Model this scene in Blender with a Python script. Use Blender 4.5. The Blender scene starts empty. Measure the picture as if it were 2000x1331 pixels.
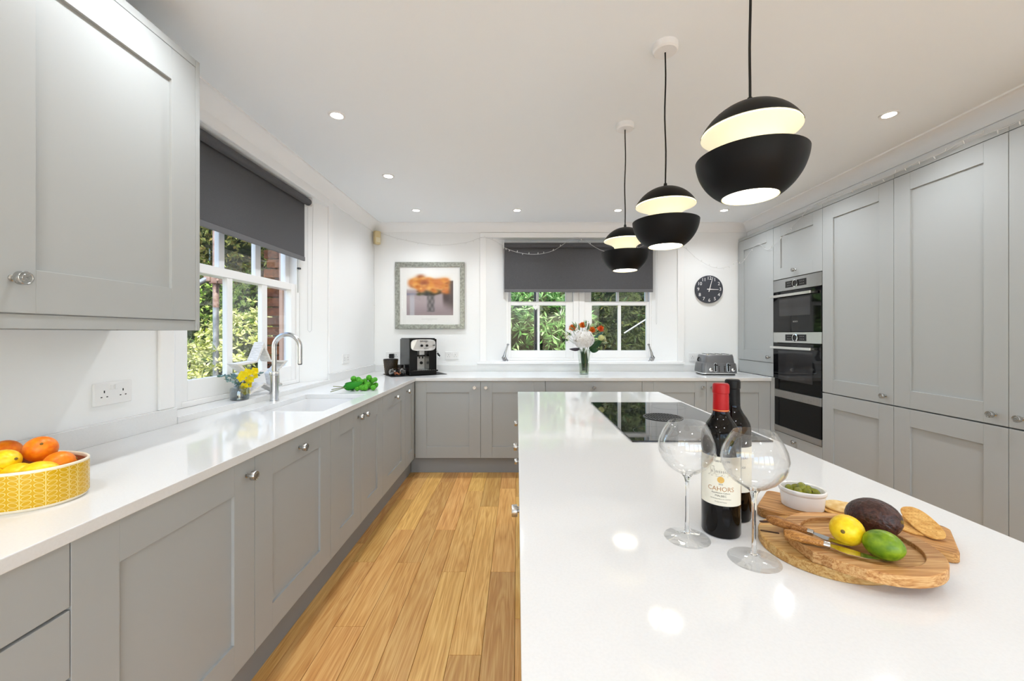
import bpy, bmesh, math, random
from mathutils import Vector, Matrix, Euler

# ------------------------------------------------------------------ camera, world, light
scene = bpy.context.scene
COL = scene.collection
R = math.radians
CAM_Z = 1.304
FOC = 790.0                       # focal length in pixels of the 2000 px wide frame
cam_data = bpy.data.cameras.new('camera')
cam_data.sensor_width = 36.0
cam_data.lens = FOC / 2000.0 * 36.0
cam_data.shift_x = -10.0 / 2000.0
cam_data.shift_y = -13.5 / 2000.0
cam_data.clip_start = 0.02
cam_data.clip_end = 200
cam = bpy.data.objects.new('camera', cam_data)
cam.location = (0, 0, CAM_Z)
cam.rotation_euler = (R(90), 0, 0)
COL.objects.link(cam)
scene.camera = cam

vs = scene.view_settings
vs.view_transform = 'Standard'
vs.look = 'None'
vs.gamma = 1.0
vs.use_curve_mapping = False
vs.exposure = 0.17
scene.cycles.diffuse_bounces = 6
scene.cycles.max_bounces = 12

world = bpy.data.worlds.new('world')
scene.world = world
world.use_nodes = True
wn = world.node_tree.nodes
wl = world.node_tree.links
wn.clear()
sky = wn.new('ShaderNodeTexSky')
sky.sky_type = 'NISHITA'
sky.sun_disc = False
sky.sun_elevation = R(48)
sky.sun_rotation = R(140)
bg = wn.new('ShaderNodeBackground')
bg.inputs['Strength'].default_value = 0.72
wo = wn.new('ShaderNodeOutputWorld')
wl.new(sky.outputs[0], bg.inputs[0])
wl.new(bg.outputs[0], wo.inputs[0])

sun_data = bpy.data.lights.new('sun', 'SUN')
sun_data.energy = 10.0
sun_data.angle = R(1.5)
sun_data.color = (1.0, 0.95, 0.86)
sun = bpy.data.objects.new('sun', sun_data)
# light travels from behind the house (+X, -Y) towards the garden
sun.rotation_euler = Vector((-0.35, 0.42, -1.0)).to_track_quat('-Z', 'Y').to_euler()
COL.objects.link(sun)

DOWN_W = 6.1        # watts of each ceiling downlight
PEND_E = 9.0         # radiance of a pendant's lower diffuser

# ------------------------------------------------------------------ materials
MATS = {}

def mat(name, color=(.8, .8, .8), rough=.5, metal=0.0, spec=.5, emit=None, emit_s=0.0, coat=0.0, trans=0.0, ior=1.45,
        aniso=0.0, sheen=0.0, sss=0.0):
    if name in MATS:
        return MATS[name]
    m = bpy.data.materials.new(name)
    m.use_nodes = True
    p = m.node_tree.nodes['Principled BSDF']
    p.inputs['Base Color'].default_value = (*color, 1)
    p.inputs['Roughness'].default_value = rough
    p.inputs['Metallic'].default_value = metal
    p.inputs['Specular IOR Level'].default_value = spec
    p.inputs['IOR'].default_value = ior
    p.inputs['Coat Weight'].default_value = coat
    p.inputs['Coat Roughness'].default_value = .05
    p.inputs['Transmission Weight'].default_value = trans
    p.inputs['Anisotropic'].default_value = aniso
    p.inputs['Sheen Weight'].default_value = sheen
    if sss:
        p.inputs['Subsurface Weight'].default_value = sss
        p.inputs['Subsurface Radius'].default_value = (.01, .006, .003)
    if emit:
        p.inputs['Emission Color'].default_value = (*emit, 1)
        p.inputs['Emission Strength'].default_value = emit_s
    MATS[name] = m
    return m

def nt(m):
    return m.node_tree.nodes, m.node_tree.links, m.node_tree.nodes['Principled BSDF']

def tex(m, scale=(1, 1, 1), noise=5.0, detail=4.0, colors=None, stops=(.3, .7), bump=0.0, bump_dist=.002, rough=None, coord='Object',
        distort=0.0, rnd=False):
    """noise over stretched object coordinates -> colour ramp and bump"""
    n, l, p = nt(m)
    tc = n.new('ShaderNodeTexCoord')
    mp = n.new('ShaderNodeMapping')
    mp.inputs['Scale'].default_value = scale
    l.new(tc.outputs[coord], mp.inputs['Vector'])
    if rnd:
        oi = n.new('ShaderNodeObjectInfo')
        sc_ = n.new('ShaderNodeVectorMath'); sc_.operation = 'SCALE'
        cb = n.new('ShaderNodeCombineXYZ')
        for i in range(3):
            l.new(oi.outputs['Random'], cb.inputs[i])
        l.new(cb.outputs[0], sc_.inputs[0]); sc_.inputs['Scale'].default_value = 50
        l.new(sc_.outputs[0], mp.inputs['Location'])
    nz = n.new('ShaderNodeTexNoise')
    nz.inputs['Scale'].default_value = noise
    nz.inputs['Detail'].default_value = detail
    nz.inputs['Distortion'].default_value = distort
    l.new(mp.outputs[0], nz.inputs['Vector'])
    if colors:
        cr = n.new('ShaderNodeValToRGB')
        els = cr.color_ramp.elements
        while len(els) < len(colors):
            els.new(.5)
        for i, c in enumerate(colors):
            t = stops[0] + (stops[1] - stops[0]) * i / (len(colors) - 1)
            els[i].position = t
            els[i].color = (*c, 1)
        l.new(nz.outputs[0], cr.inputs[0])
        l.new(cr.outputs[0], p.inputs['Base Color'])
    if rough:
        mr = n.new('ShaderNodeMapRange')
        mr.inputs['To Min'].default_value, mr.inputs['To Max'].default_value = rough
        l.new(nz.outputs[0], mr.inputs['Value'])
        l.new(mr.outputs[0], p.inputs['Roughness'])
    if bump:
        b = n.new('ShaderNodeBump')
        b.inputs['Strength'].default_value = bump
        b.inputs['Distance'].default_value = bump_dist
        l.new(nz.outputs[0], b.inputs['Height'])
        l.new(b.outputs[0], p.inputs['Normal'])
    return m

def s2l(*c):
    """sRGB 0-255 -> linear"""
    return tuple(((x / 255) / 12.92 if x / 255 <= .04045 else ((x / 255 + .055) / 1.055) ** 2.4) for x in c)

M_WALL = tex(mat('wall_paint', (.87, .88, .885), .65, spec=.25), noise=60, bump=.02, bump_dist=.001)
M_CEIL = tex(mat('ceiling_paint', (.86, .895, .92), .8, spec=.15), noise=40, bump=.02, bump_dist=.001)
M_TRIM = mat('white_gloss_paint', (.88, .88, .88), .3, spec=.4)
M_CAB = tex(mat('grey_cabinet_paint', s2l(172, 175, 175), .42, spec=.35), noise=180, bump=.015, bump_dist=.0005)
M_CARC = mat('grey_carcass', s2l(120, 120, 118), .6)
M_PLINTH = mat('grey_plinth_paint', s2l(150, 153, 155), .5, spec=.3)
M_QUARTZ = tex(mat('white_quartz', (.78, .78, .775), .07, spec=.5), noise=220, detail=2,
               colors=[(.765, .767, .765), (.785, .787, .785)], stops=(.35, .6))
M_STEEL = tex(mat('brushed_steel', (.55, .54, .53), .3, 1.0, aniso=.6), scale=(1, 1, 40), noise=30, rough=(.22, .38))
M_KNOB = tex(mat('turned_steel_knob', (.5, .495, .48), .25, 1.0, aniso=.5), noise=90, rough=(.18, .34))
M_CHROME = mat('chrome', (.82, .82, .82), .08, 1.0)
M_TAP = mat('satin_steel_tap', (.66, .66, .66), .22, 1.0)
M_BLACK = mat('matt_black_lacquer', (.003, .003, .0035), .45, spec=.22)
M_CORD = mat('black_cord', (.008, .008, .008), .7)
M_CREAM = mat('glowing_cream_enamel', (.9, .85, .66), .5, emit=(1.0, .93, .68), emit_s=.4)  # weak emission puts the bulb's glow into the enamel itself
M_DIFF = mat('lit_diffuser', (.9, .9, .85), .5, emit=(1.0, .93, .78), emit_s=PEND_E)
M_LENS = mat('downlight_lens', (1, 1, 1), .4, emit=(1.0, .98, .95), emit_s=30)
M_BLIND = tex(mat('charcoal_blind_fabric', s2l(82, 82, 84), .85, spec=.15, sheen=.1), noise=700, detail=1,
              colors=[s2l(74, 74, 77), s2l(94, 94, 97)], stops=(.35, .65), bump=.15, bump_dist=.0005)
M_BLINDBAR = mat('charcoal_blind_hem', s2l(100, 100, 103), .5)
M_BLKGLASS = mat('black_oven_glass', (.002, .002, .0025), .04, spec=.35)
M_HOB = mat('black_hob_glass', (.008, .008, .009), .03, spec=.6)
M_BLKPL = mat('black_plastic', (.009, .009, .01), .3, spec=.3)
M_DARK = mat('dark_void', (.004, .004, .004), .9)
M_WPL = mat('white_plastic', (.82, .82, .82), .35)
M_CERAM = mat('white_ceramic', (.84, .83, .81), .12, spec=.5)
M_CREAMPL = mat('aged_cream_plastic', s2l(214, 196, 150), .4)
M_SINK = mat('white_composite_sink', (.85, .85, .85), .2)
M_RED = mat('red_foil', s2l(158, 6, 14), .35, spec=.35)
M_FOIL = mat('black_foil', (.006, .006, .0065), .4, spec=.2)
M_WINE = mat('dark_wine_glass', (.002, .0015, .0015), .03, spec=.3)
M_LABEL = tex(mat('wine_label_paper', s2l(226, 221, 206), .6), noise=300, bump=.03)
M_INK = mat('label_ink', s2l(70, 64, 58), .6)
M_INK2 = mat('label_ink_bronze', s2l(176, 128, 80), .5)
M_GOLD = mat('label_gold', s2l(214, 172, 92), .4, metal=.3)
M_ORANGE = tex(mat('orange_peel', s2l(244, 132, 16), .38, spec=.45), noise=90, detail=2, bump=.25, bump_dist=.0012,
               colors=[s2l(238, 112, 6), s2l(250, 146, 24)])
M_LEMON = tex(mat('lemon_peel', s2l(246, 206, 20), .36, spec=.45), noise=110, detail=2, bump=.2, bump_dist=.001,
              colors=[s2l(236, 190, 8), s2l(250, 218, 40)])
M_LIME = tex(mat('lime_peel', s2l(86, 134, 18), .34, spec=.45), noise=70, detail=3, bump=.2, bump_dist=.001,
             colors=[s2l(70, 112, 8), s2l(142, 170, 34)])
M_AVO = tex(mat('avocado_skin', s2l(48, 26, 26), .34, spec=.5), noise=180, detail=3, bump=.9, bump_dist=.0025,
            colors=[s2l(34, 18, 16), s2l(78, 44, 36)])
M_OLIVE = tex(mat('olive_skin', s2l(128, 132, 24), .15, spec=.6), noise=60, colors=[s2l(98, 104, 12), s2l(150, 150, 40)])
M_OIL = mat('olive_oil', s2l(122, 116, 24), .08)
M_STALK = mat('fruit_stalk', s2l(120, 96, 40), .8)
M_CRACK = tex(mat('cracker', s2l(214, 164, 88), .8), noise=120, bump=.4, bump_dist=.001,
              colors=[s2l(196, 138, 62), s2l(228, 184, 110)])
M_CRACKP = tex(mat('pale_cracker', s2l(226, 196, 134), .8), noise=60, bump=.3, bump_dist=.001,
               colors=[s2l(206, 160, 84), s2l(236, 212, 158)])
M_BLADE = mat('knife_blade', (.6, .6, .6), .12, 1.0)

def wood(name, c, rough=.45, rough_scale=1.0, ax=0, ring=9.0):
    m = mat(name, c[1], rough, spec=.35)
    n, l, p = nt(m)
    tc = n.new('ShaderNodeTexCoord')
    oi = n.new('ShaderNodeObjectInfo')
    sh = n.new('ShaderNodeVectorMath'); sh.operation = 'MULTIPLY_ADD'
    cb = n.new('ShaderNodeCombineXYZ')
    for i in range(3):
        l.new(oi.outputs['Random'], cb.inputs[i])
    l.new(cb.outputs[0], sh.inputs[0])
    sh.inputs[1].default_value = (37, 53, 29)
    l.new(tc.outputs['Object'], sh.inputs[2])
    mp = n.new('ShaderNodeMapping')
    s = [12 * rough_scale] * 3
    s[ax] = .9 * rough_scale
    mp.inputs['Scale'].default_value = s
    l.new(sh.outputs[0], mp.inputs['Vector'])
    n1 = n.new('ShaderNodeTexNoise')
    n1.inputs['Scale'].default_value = 1.0
    n1.inputs['Detail'].default_value = 3
    n1.inputs['Distortion'].default_value = .9
    l.new(mp.outputs[0], n1.inputs['Vector'])
    # rings from the noise value
    mu = n.new('ShaderNodeMath'); mu.operation = 'MULTIPLY'; mu.inputs[1].default_value = ring
    fr = n.new('ShaderNodeMath'); fr.operation = 'PINGPONG'; fr.inputs[1].default_value = .5
    l.new(n1.outputs[0], mu.inputs[0]); l.new(mu.outputs[0], fr.inputs[0])
    mp2 = n.new('ShaderNodeMapping')
    s2 = [160 * rough_scale] * 3
    s2[ax] = 5 * rough_scale
    mp2.inputs['Scale'].default_value = s2
    l.new(sh.outputs[0], mp2.inputs['Vector'])
    n2 = n.new('ShaderNodeTexNoise'); n2.inputs['Scale'].default_value = 1.0; n2.inputs['Detail'].default_value = 2
    l.new(mp2.outputs[0], n2.inputs['Vector'])
    ad = n.new('ShaderNodeMath'); ad.operation = 'MULTIPLY_ADD'; ad.inputs[1].default_value = .55
    l.new(fr.outputs[0], ad.inputs[0])
    m3 = n.new('ShaderNodeMath'); m3.operation = 'MULTIPLY'; m3.inputs[1].default_value = .75
    l.new(n2.outputs[0], m3.inputs[0]); l.new(m3.outputs[0], ad.inputs[2])
    cr = n.new('ShaderNodeValToRGB')
    els = cr.color_ramp.elements
    els[0].position = .22; els[0].color = (*c[0], 1)
    els[1].position = .72; els[1].color = (*c[2], 1)
    e = els.new(.47); e.color = (*c[1], 1)
    l.new(ad.outputs[0], cr.inputs[0])
    # each piece a little lighter, darker, redder
    hs = n.new('ShaderNodeHueSaturation')
    mr = n.new('ShaderNodeMapRange'); mr.inputs['To Min'].default_value = .84; mr.inputs['To Max'].default_value = 1.16
    l.new(oi.outputs['Random'], mr.inputs['Value'])
    l.new(mr.outputs[0], hs.inputs['Value'])
    l.new(cr.outputs[0], hs.inputs['Color'])
    mu2 = n.new('ShaderNodeMath'); mu2.operation = 'MULTIPLY'; mu2.inputs[1].default_value = 7.31
    fr2 = n.new('ShaderNodeMath'); fr2.operation = 'FRACT'
    l.new(oi.outputs['Random'], mu2.inputs[0]); l.new(mu2.outputs[0], fr2.inputs[0])
    mr2 = n.new('ShaderNodeMapRange'); mr2.inputs['To Min'].default_value = .492; mr2.inputs['To Max'].default_value = .508
    l.new(fr2.outputs[0], mr2.inputs['Value']); l.new(mr2.outputs[0], hs.inputs['Hue'])
    l.new(hs.outputs[0], p.inputs['Base Color'])
    b = n.new('ShaderNodeBump'); b.inputs['Strength'].default_value = .08; b.inputs['Distance'].default_value = .001
    l.new(n2.outputs[0], b.inputs['Height']); l.new(b.outputs[0], p.inputs['Normal'])
    return m

M_OAK = wood('oak_floor', [s2l(190, 134, 68), s2l(212, 160, 90), s2l(228, 184, 114)], .36, 1.0, ax=1, ring=7)
M_BOARD = wood('acacia_board', [s2l(116, 78, 38), s2l(172, 126, 68), s2l(206, 162, 100)], .5, 4.0, ax=0, ring=6)
M_BOARD2 = wood('pale_striped_board', [s2l(158, 100, 48), s2l(206, 154, 90), s2l(232, 190, 128)], .5, 4.0, ax=0, ring=5)
M_HANDLE = wood('olive_wood_handle', [s2l(92, 52, 24), s2l(152, 98, 46), s2l(190, 134, 74)], .4, 8.0, ax=0, ring=6)
def lamellae(m, width, ax, lo, hi):
    """glued strips of different tone across one axis of the board"""
    n, l, p = nt(m)
    tc = n.new('ShaderNodeTexCoord')
    sp = n.new('ShaderNodeSeparateXYZ')
    l.new(tc.outputs['Object'], sp.inputs[0])
    dv = n.new('ShaderNodeMath'); dv.operation = 'DIVIDE'; dv.inputs[1].default_value = width
    l.new(sp.outputs[ax], dv.inputs[0])
    fl = n.new('ShaderNodeMath'); fl.operation = 'FLOOR'; l.new(dv.outputs[0], fl.inputs[0])
    wn_ = n.new('ShaderNodeTexWhiteNoise'); wn_.noise_dimensions = '1D'
    l.new(fl.outputs[0], wn_.inputs['W'])
    mr = n.new('ShaderNodeMapRange'); mr.inputs['To Min'].default_value = lo; mr.inputs['To Max'].default_value = hi
    l.new(wn_.outputs['Value'], mr.inputs['Value'])
    hs = n.new('ShaderNodeHueSaturation')
    l.new(p.inputs['Base Color'].links[0].from_socket, hs.inputs['Color'])
    l.new(mr.outputs[0], hs.inputs['Value'])
    l.new(hs.outputs[0], p.inputs['Base Color'])
lamellae(M_BOARD2, .031, 1, .72, 1.22)
M_STARW = tex(mat('white_washed_wood', (.72, .71, .69), .7), scale=(1, 1, 8), noise=30,
              colors=[s2l(206, 202, 198), s2l(238, 236, 234)], bump=.1)

def clear_glass(name, tint=(.98, .99, .985), lo=.04, hi=.85, rough=.02, power=3.0):
    """thin clear sheet: see-through, with reflection growing towards grazing angles"""
    m = bpy.data.materials.new(name)
    m.use_nodes = True
    n, l = m.node_tree.nodes, m.node_tree.links
    n.clear()
    o = n.new('ShaderNodeOutputMaterial')
    mx = n.new('ShaderNodeMixShader')
    t = n.new('ShaderNodeBsdfTransparent'); t.inputs[0].default_value = (*tint, 1)
    g = n.new('ShaderNodeBsdfGlossy'); g.inputs['Roughness'].default_value = rough; g.inputs[0].default_value = (1, 1, 1, 1)
    lw = n.new('ShaderNodeLayerWeight'); lw.inputs[0].default_value = .5
    pw = n.new('ShaderNodeMath'); pw.operation = 'POWER'; pw.inputs[1].default_value = power
    mr = n.new('ShaderNodeMapRange'); mr.inputs['To Min'].default_value = lo; mr.inputs['To Max'].default_value = hi
    l.new(lw.outputs['Facing'], pw.inputs[0]); l.new(pw.outputs[0], mr.inputs['Value'])
    l.new(mr.outputs[0], mx.inputs[0])
    l.new(t.outputs[0], mx.inputs[1]); l.new(g.outputs[0], mx.inputs[2])
    l.new(mx.outputs[0], o.inputs[0])
    MATS[name] = m
    return m

M_PANE = clear_glass('window_glass', (.985, .99, .985), .012, .5, .0)
M_CRYSTAL = clear_glass('wine_glass_crystal', (.985, .988, .988), .04, .8, .01, 3.0)
M_VASEG = clear_glass('vase_glass', (.86, .9, .86), .07, .8, .04, 2.0)
M_GREYG = clear_glass('smoky_jar_glass', (.72, .76, .78), .08, .7, .03, 2.0)
M_DARKG = clear_glass('dark_cut_glass', (.35, .35, .38), .15, .8, .05, 1.5)
M_SOLIDG = mat('solid_stem_glass', (1, 1, 1), .0, trans=1.0, ior=1.5)

def leafmat(name, cols, rough=.5, transl=.25):
    m = mat(name, cols[0], rough, spec=.35)
    n, l, p = nt(m)
    g = n.new('ShaderNodeNewGeometry')
    cr = n.new('ShaderNodeValToRGB')
    els = cr.color_ramp.elements
    while len(els) < len(cols):
        els.new(.5)
    for i, c in enumerate(cols):
        els[i].position = i / (len(cols) - 1)
        els[i].color = (*c, 1)
    l.new(g.outputs['Random Per Island'], cr.inputs[0])
    l.new(cr.outputs[0], p.inputs['Base Color'])
    if transl:
        tr = n.new('ShaderNodeBsdfTranslucent')
        l.new(cr.outputs[0], tr.inputs[0])
        mx = n.new('ShaderNodeMixShader'); mx.inputs[0].default_value = transl
        out = [x for x in n if x.type == 'OUTPUT_MATERIAL'][0]
        l.new(p.outputs[0], mx.inputs[1]); l.new(tr.outputs[0], mx.inputs[2]); l.new(mx.outputs[0], out.inputs[0])
    return m

# ------------------------------------------------------------------ mesh helpers
class MB:
    def __init__(s):
        s.v, s.f = [], []
    def add(s, vs_, fs):
        o = len(s.v)
        s.v += [tuple(x) for x in vs_]
        s.f += [tuple(i + o for i in f) for f in fs]
        return s
    def box(s, x0, x1, y0, y1, z0, z1):
        return s.add([(x0, y0, z0), (x1, y0, z0), (x1, y1, z0), (x0, y1, z0), (x0, y0, z1), (x1, y0, z1), (x1, y1, z1), (x0, y1, z1)],
                     [(0, 3, 2, 1), (4, 5, 6, 7), (0, 1, 5, 4), (1, 2, 6, 5), (2, 3, 7, 6), (3, 0, 4, 7)])
    def hexa(s, bot, top):
        return s.add(list(bot) + list(top), [(0, 3, 2, 1), (4, 5, 6, 7), (0, 1, 5, 4), (1, 2, 6, 5), (2, 3, 7, 6), (3, 0, 4, 7)])
    def prism(s, poly, z0, z1, poly1=None):
        n = len(poly)
        p1 = poly1 or poly
        return s.add([(x, y, z0) for x, y in poly] + [(x, y, z1) for x, y in p1],
                     [tuple(range(n))[::-1], tuple(range(n, 2 * n))] + [(i, (i + 1) % n, n + (i + 1) % n, n + i) for i in range(n)])
    def ring(s, outer, inner, z0, z1):
        """wall between two closed outlines with the same number of points"""
        n = len(outer)
        vs_ = [(x, y, z0) for x, y in outer] + [(x, y, z0) for x, y in inner] + [(x, y, z1) for x, y in outer] + [(x, y, z1) for x, y in inner]
        fs = []
        for i in range(n):
            j = (i + 1) % n
            fs += [(i, j, 2 * n + j, 2 * n + i), (n + j, n + i, 3 * n + i, 3 * n + j), (2 * n + i, 2 * n + j, 3 * n + j, 3 * n + i), (j, i, n + i, n + j)]
        return s.add(vs_, fs)
    def lathe(s, prof, seg=32, c=(0, 0, 0), a0=0, sx=1, sy=1, cap=True):
        vs_, fs = [], []
        n = len(prof)
        for r, z in prof:
            for k in range(seg):
                a = a0 + 2 * math.pi * k / seg
                vs_.append((c[0] + r * math.cos(a) * sx, c[1] + r * math.sin(a) * sy, c[2] + z))
        for i in range(n - 1):
            for k in range(seg):
                k2 = (k + 1) % seg
                fs.append((i * seg + k, i * seg + k2, (i + 1) * seg + k2, (i + 1) * seg + k))
        if cap:
            if prof[0][0] > 1e-6:
                fs.append(tuple(range(seg))[::-1])
            if prof[-1][0] > 1e-6:
                fs.append(tuple(range((n - 1) * seg, n * seg)))
        return s.add(vs_, fs)
    def tube(s, pts, r, seg=8, closed=False):
        pts = [Vector(p) for p in pts]
        n = len(pts)
        rs = r if isinstance(r, (list, tuple)) else [r] * n
        vs_, fs = [], []
        prev = None
        for i, p in enumerate(pts):
            d = (pts[min(i + 1, n - 1)] - pts[max(i - 1, 0)]) if not closed else (pts[(i + 1) % n] - pts[i - 1])
            d.normalize()
            if prev is None:
                u = d.orthogonal().normalized()
            else:
                u = prev - d * prev.dot(d)
                u = u.normalized() if u.length > 1e-6 else d.orthogonal().normalized()
            prev = u
            w = d.cross(u)
            for k in range(seg):
                a = 2 * math.pi * k / seg
                vs_.append(p + (u * math.cos(a) + w * math.sin(a)) * rs[i])
        m = n if closed else n - 1
        for i in range(m):
            for k in range(seg):
                k2 = (k + 1) % seg
                i2 = (i + 1) % n
                fs.append((i * seg + k, i * seg + k2, i2 * seg + k2, i2 * seg + k))
        if not closed:
            fs += [tuple(range(seg))[::-1], tuple(range((n - 1) * seg, n * seg))]
        return s.add(vs_, fs)
    def ell(s, c, r, seg=20, rings=12, rot=None, fn=None):
        vs_, fs = [], []
        rr = (r, r, r) if not isinstance(r, (tuple, list)) else r
        for i in range(rings + 1):
            t = math.pi * i / rings
            for k in range(seg):
                a = 2 * math.pi * k / seg
                q = Vector((math.sin(t) * math.cos(a), math.sin(t) * math.sin(a), math.cos(t)))
                f = fn(q) if fn else 1.0
                q = Vector((q.x * rr[0] * f, q.y * rr[1] * f, q.z * rr[2] * f))
                if rot is not None:
                    q = rot @ q
                vs_.append(q + Vector(c))
        for i in range(rings):
            for k in range(seg):
                k2 = (k + 1) % seg
                fs.append((i * seg + k, (i + 1) * seg + k, (i + 1) * seg + k2, i * seg + k2))
        return s.add(vs_, fs)
    def xf(s, M):
        s.v = [tuple(M @ Vector(p)) for p in s.v]
        return s
    def mesh(s, name, smooth=False, weld=False):
        me = bpy.data.meshes.new(name)
        me.from_pydata(s.v, [], s.f)
        bm = bmesh.new(); bm.from_mesh(me)
        if weld:
            bmesh.ops.remove_doubles(bm, verts=bm.verts, dist=1e-6)
        bmesh.ops.recalc_face_normals(bm, faces=bm.faces)
        bm.to_mesh(me); bm.free()
        if smooth:
            me.polygons.foreach_set('use_smooth', [True] * len(me.polygons))
            me.set_sharp_from_angle(angle=R(40))
        me.update()
        return me
    def build(s, name, m, parent=None, smooth=False, bevel=0, weld=False, seg=2):
        me = s.mesh(name, smooth, weld)
        me.materials.append(m)
        return link(name, me, parent, bevel, seg)

def link(name, me, parent=None, bevel=0, seg=2):
    o = bpy.data.objects.new(name, me)
    COL.objects.link(o)
    if parent is not None:
        o.parent = parent
    if bevel:
        b = o.modifiers.new('edge', 'BEVEL')
        b.width = bevel; b.segments = seg; b.limit_method = 'ANGLE'; b.angle_limit = R(35)
        b.harden_normals = False
    return o

def tag(o, label=None, cat=None, group=None, kind=None):
    if label: o['label'] = label
    if cat: o['category'] = cat
    if group: o['group'] = group
    if kind: o['kind'] = kind
    return o

def thing(name, label, cat, loc=(0, 0, 0), rz=0.0, group=None, kind=None, rot=None):
    o = bpy.data.objects.new(name, None)
    o.empty_display_size = .05
    COL.objects.link(o)
    o.location = loc
    o.rotation_euler = rot if rot is not None else (0, 0, rz)
    return tag(o, label, cat, group, kind)

def struct(o, label=None):
    o['kind'] = 'structure'
    if label: o['label'] = label
    return o

def cells(xs, ys, z0, z1, filled):
    """solid slab made of grid cells; only the outer skin is meshed"""
    mb = MB()
    nx, ny = len(xs) - 1, len(ys) - 1
    idx = {}
    def vid(i, j, t):
        k = (i, j, t)
        if k not in idx:
            idx[k] = len(mb.v)
            mb.v.append((xs[i], ys[j], z1 if t else z0))
        return idx[k]
    F = lambda i, j: 0 <= i < nx and 0 <= j < ny and filled(i, j)
    for i in range(nx):
        for j in range(ny):
            if not F(i, j):
                continue
            mb.f.append((vid(i, j, 1), vid(i + 1, j, 1), vid(i + 1, j + 1, 1), vid(i, j + 1, 1)))
            mb.f.append((vid(i, j, 0), vid(i, j + 1, 0), vid(i + 1, j + 1, 0), vid(i + 1, j, 0)))
            for di, dj, a, b in ((-1, 0, (i, j), (i, j + 1)), (1, 0, (i + 1, j), (i + 1, j + 1)), (0, -1, (i, j), (i + 1, j)), (0, 1, (i, j + 1), (i + 1, j + 1))):
                if not F(i + di, j + dj):
                    mb.f.append((vid(*a, 0), vid(*b, 0), vid(*b, 1), vid(*a, 1)))
    return mb

def text_data(s, size=.02, align='CENTER', depth=.0004):
    cu = bpy.data.curves.new('lettering', 'FONT')
    cu.body = s; cu.size = size; cu.align_x = align; cu.align_y = 'CENTER'; cu.extrude = depth; cu.resolution_u = 3
    ob = bpy.data.objects.new('lettering', cu)
    COL.objects.link(ob)
    dg = bpy.context.evaluated_depsgraph_get()
    me = bpy.data.meshes.new_from_object(ob.evaluated_get(dg))
    v = [tuple(x.co) for x in me.vertices]
    f = [tuple(p.vertices) for p in me.polygons]
    bpy.data.objects.remove(ob); bpy.data.curves.remove(cu); bpy.data.meshes.remove(me)
    return v, f

def rrect(x0, x1, y0, y1, r, n=5):
    pts = []
    for cx, cy, a in ((x1 - r, y1 - r, 0), (x0 + r, y1 - r, 90), (x0 + r, y0 + r, 180), (x1 - r, y0 + r, 270)):
        for k in range(n + 1):
            t = R(a + 90 * k / n)
            pts.append((cx + r * math.cos(t), cy + r * math.sin(t)))
    return pts

def circ(r, n=32, c=(0, 0)):
    return [(c[0] + r * math.cos(2 * math.pi * k / n), c[1] + r * math.sin(2 * math.pi * k / n)) for k in range(n)]

def arcpts(c, r, a0, a1, n, plane='xz', y=0):
    out = []
    for k in range(n + 1):
        a = R(a0 + (a1 - a0) * k / n)
        out.append((c[0] + r * math.cos(a), y, c[1] + r * math.sin(a)))
    return out

def copy_tree(o, parent=None):
    c = o.copy()
    COL.objects.link(c)
    if parent is not None:
        c.parent = parent
    for ch in list(o.children):
        copy_tree(ch, c)
    return c

# ------------------------------------------------------------------ the room
WL, WB, WR = -1.554, 4.385, 2.49       # inner faces of the left wall, the back wall and the bulkhead above the tall units
YF = -1.9                              # wall behind the camera
ZC = 2.486                             # ceiling
TOP = .896                             # worktop height
HEAD = 2.345                           # window head
SPL = .136                             # depth of the splayed window reveals

# floor: every board a piece of its own
sub = MB().box(-1.6, 3.05, YF, 4.42, -.06, -.012).build('floor', mat('subfloor', (.12, .08, .05), .9))
struct(sub, 'light oak plank floor')
known = {0: [2.309, 3.18], 1: [1.80, 2.69], 2: [2.301, 3.55], 3: [1.22, 2.687], 4: [2.213, 3.35], 5: [1.64, 3.05], 6: [2.213, 3.4]}
rng = random.Random(4)
PW = .134
def plank(x0, x1, y0, y1):
    g = .0007
    mb = MB()
    w, h = (x1 - x0) / 2 - g, (y1 - y0) / 2 - g
    b = .0012
    mb.hexa([(-w, -h, -.012), (w, -h, -.012), (w, h, -.012), (-w, h, -.012)], [(-w, -h, -b), (w, -h, -b), (w, h, -b), (-w, h, -b)])
    mb.add([(-w, -h, -b), (w, -h, -b), (w, h, -b), (-w, h, -b), (-w + b, -h + b, 0), (w - b, -h + b, 0), (w - b, h - b, 0), (-w + b, h - b, 0)],
           [(4, 5, 6, 7), (0, 1, 5, 4), (1, 2, 6, 5), (2, 3, 7, 6), (3, 0, 4, 7)])
    o = mb.build('plank', M_OAK, sub)
    o.location = ((x0 + x1) / 2, (y0 + y1) / 2, 0)
row = -2
while True:
    x0 = -.948 + PW * row
    if x0 > 2.45:
        break
    seams = known.get(row)
    if seams:
        y = seams[0] - rng.uniform(1.3, 1.6)
        first = []
        while y > YF + .4:
            first.append(y); y -= rng.uniform(1.2, 1.7)
        seams = sorted(first) + seams
    else:
        seams = []
        y = YF + rng.uniform(.4, 1.4)
        while y < 4.2:
            seams.append(y); y += rng.uniform(1.0, 1.7)
    edges = [YF] + seams + [4.4]
    for a, b in zip(edges, edges[1:]):
        plank(x0, x0 + PW, a, b)
    row += 1

ceil = MB().box(-1.75, 3.1, YF - .1, 4.6, ZC, ZC + .12).build('ceiling', M_CEIL)
struct(ceil, 'plain white ceiling')

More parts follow.
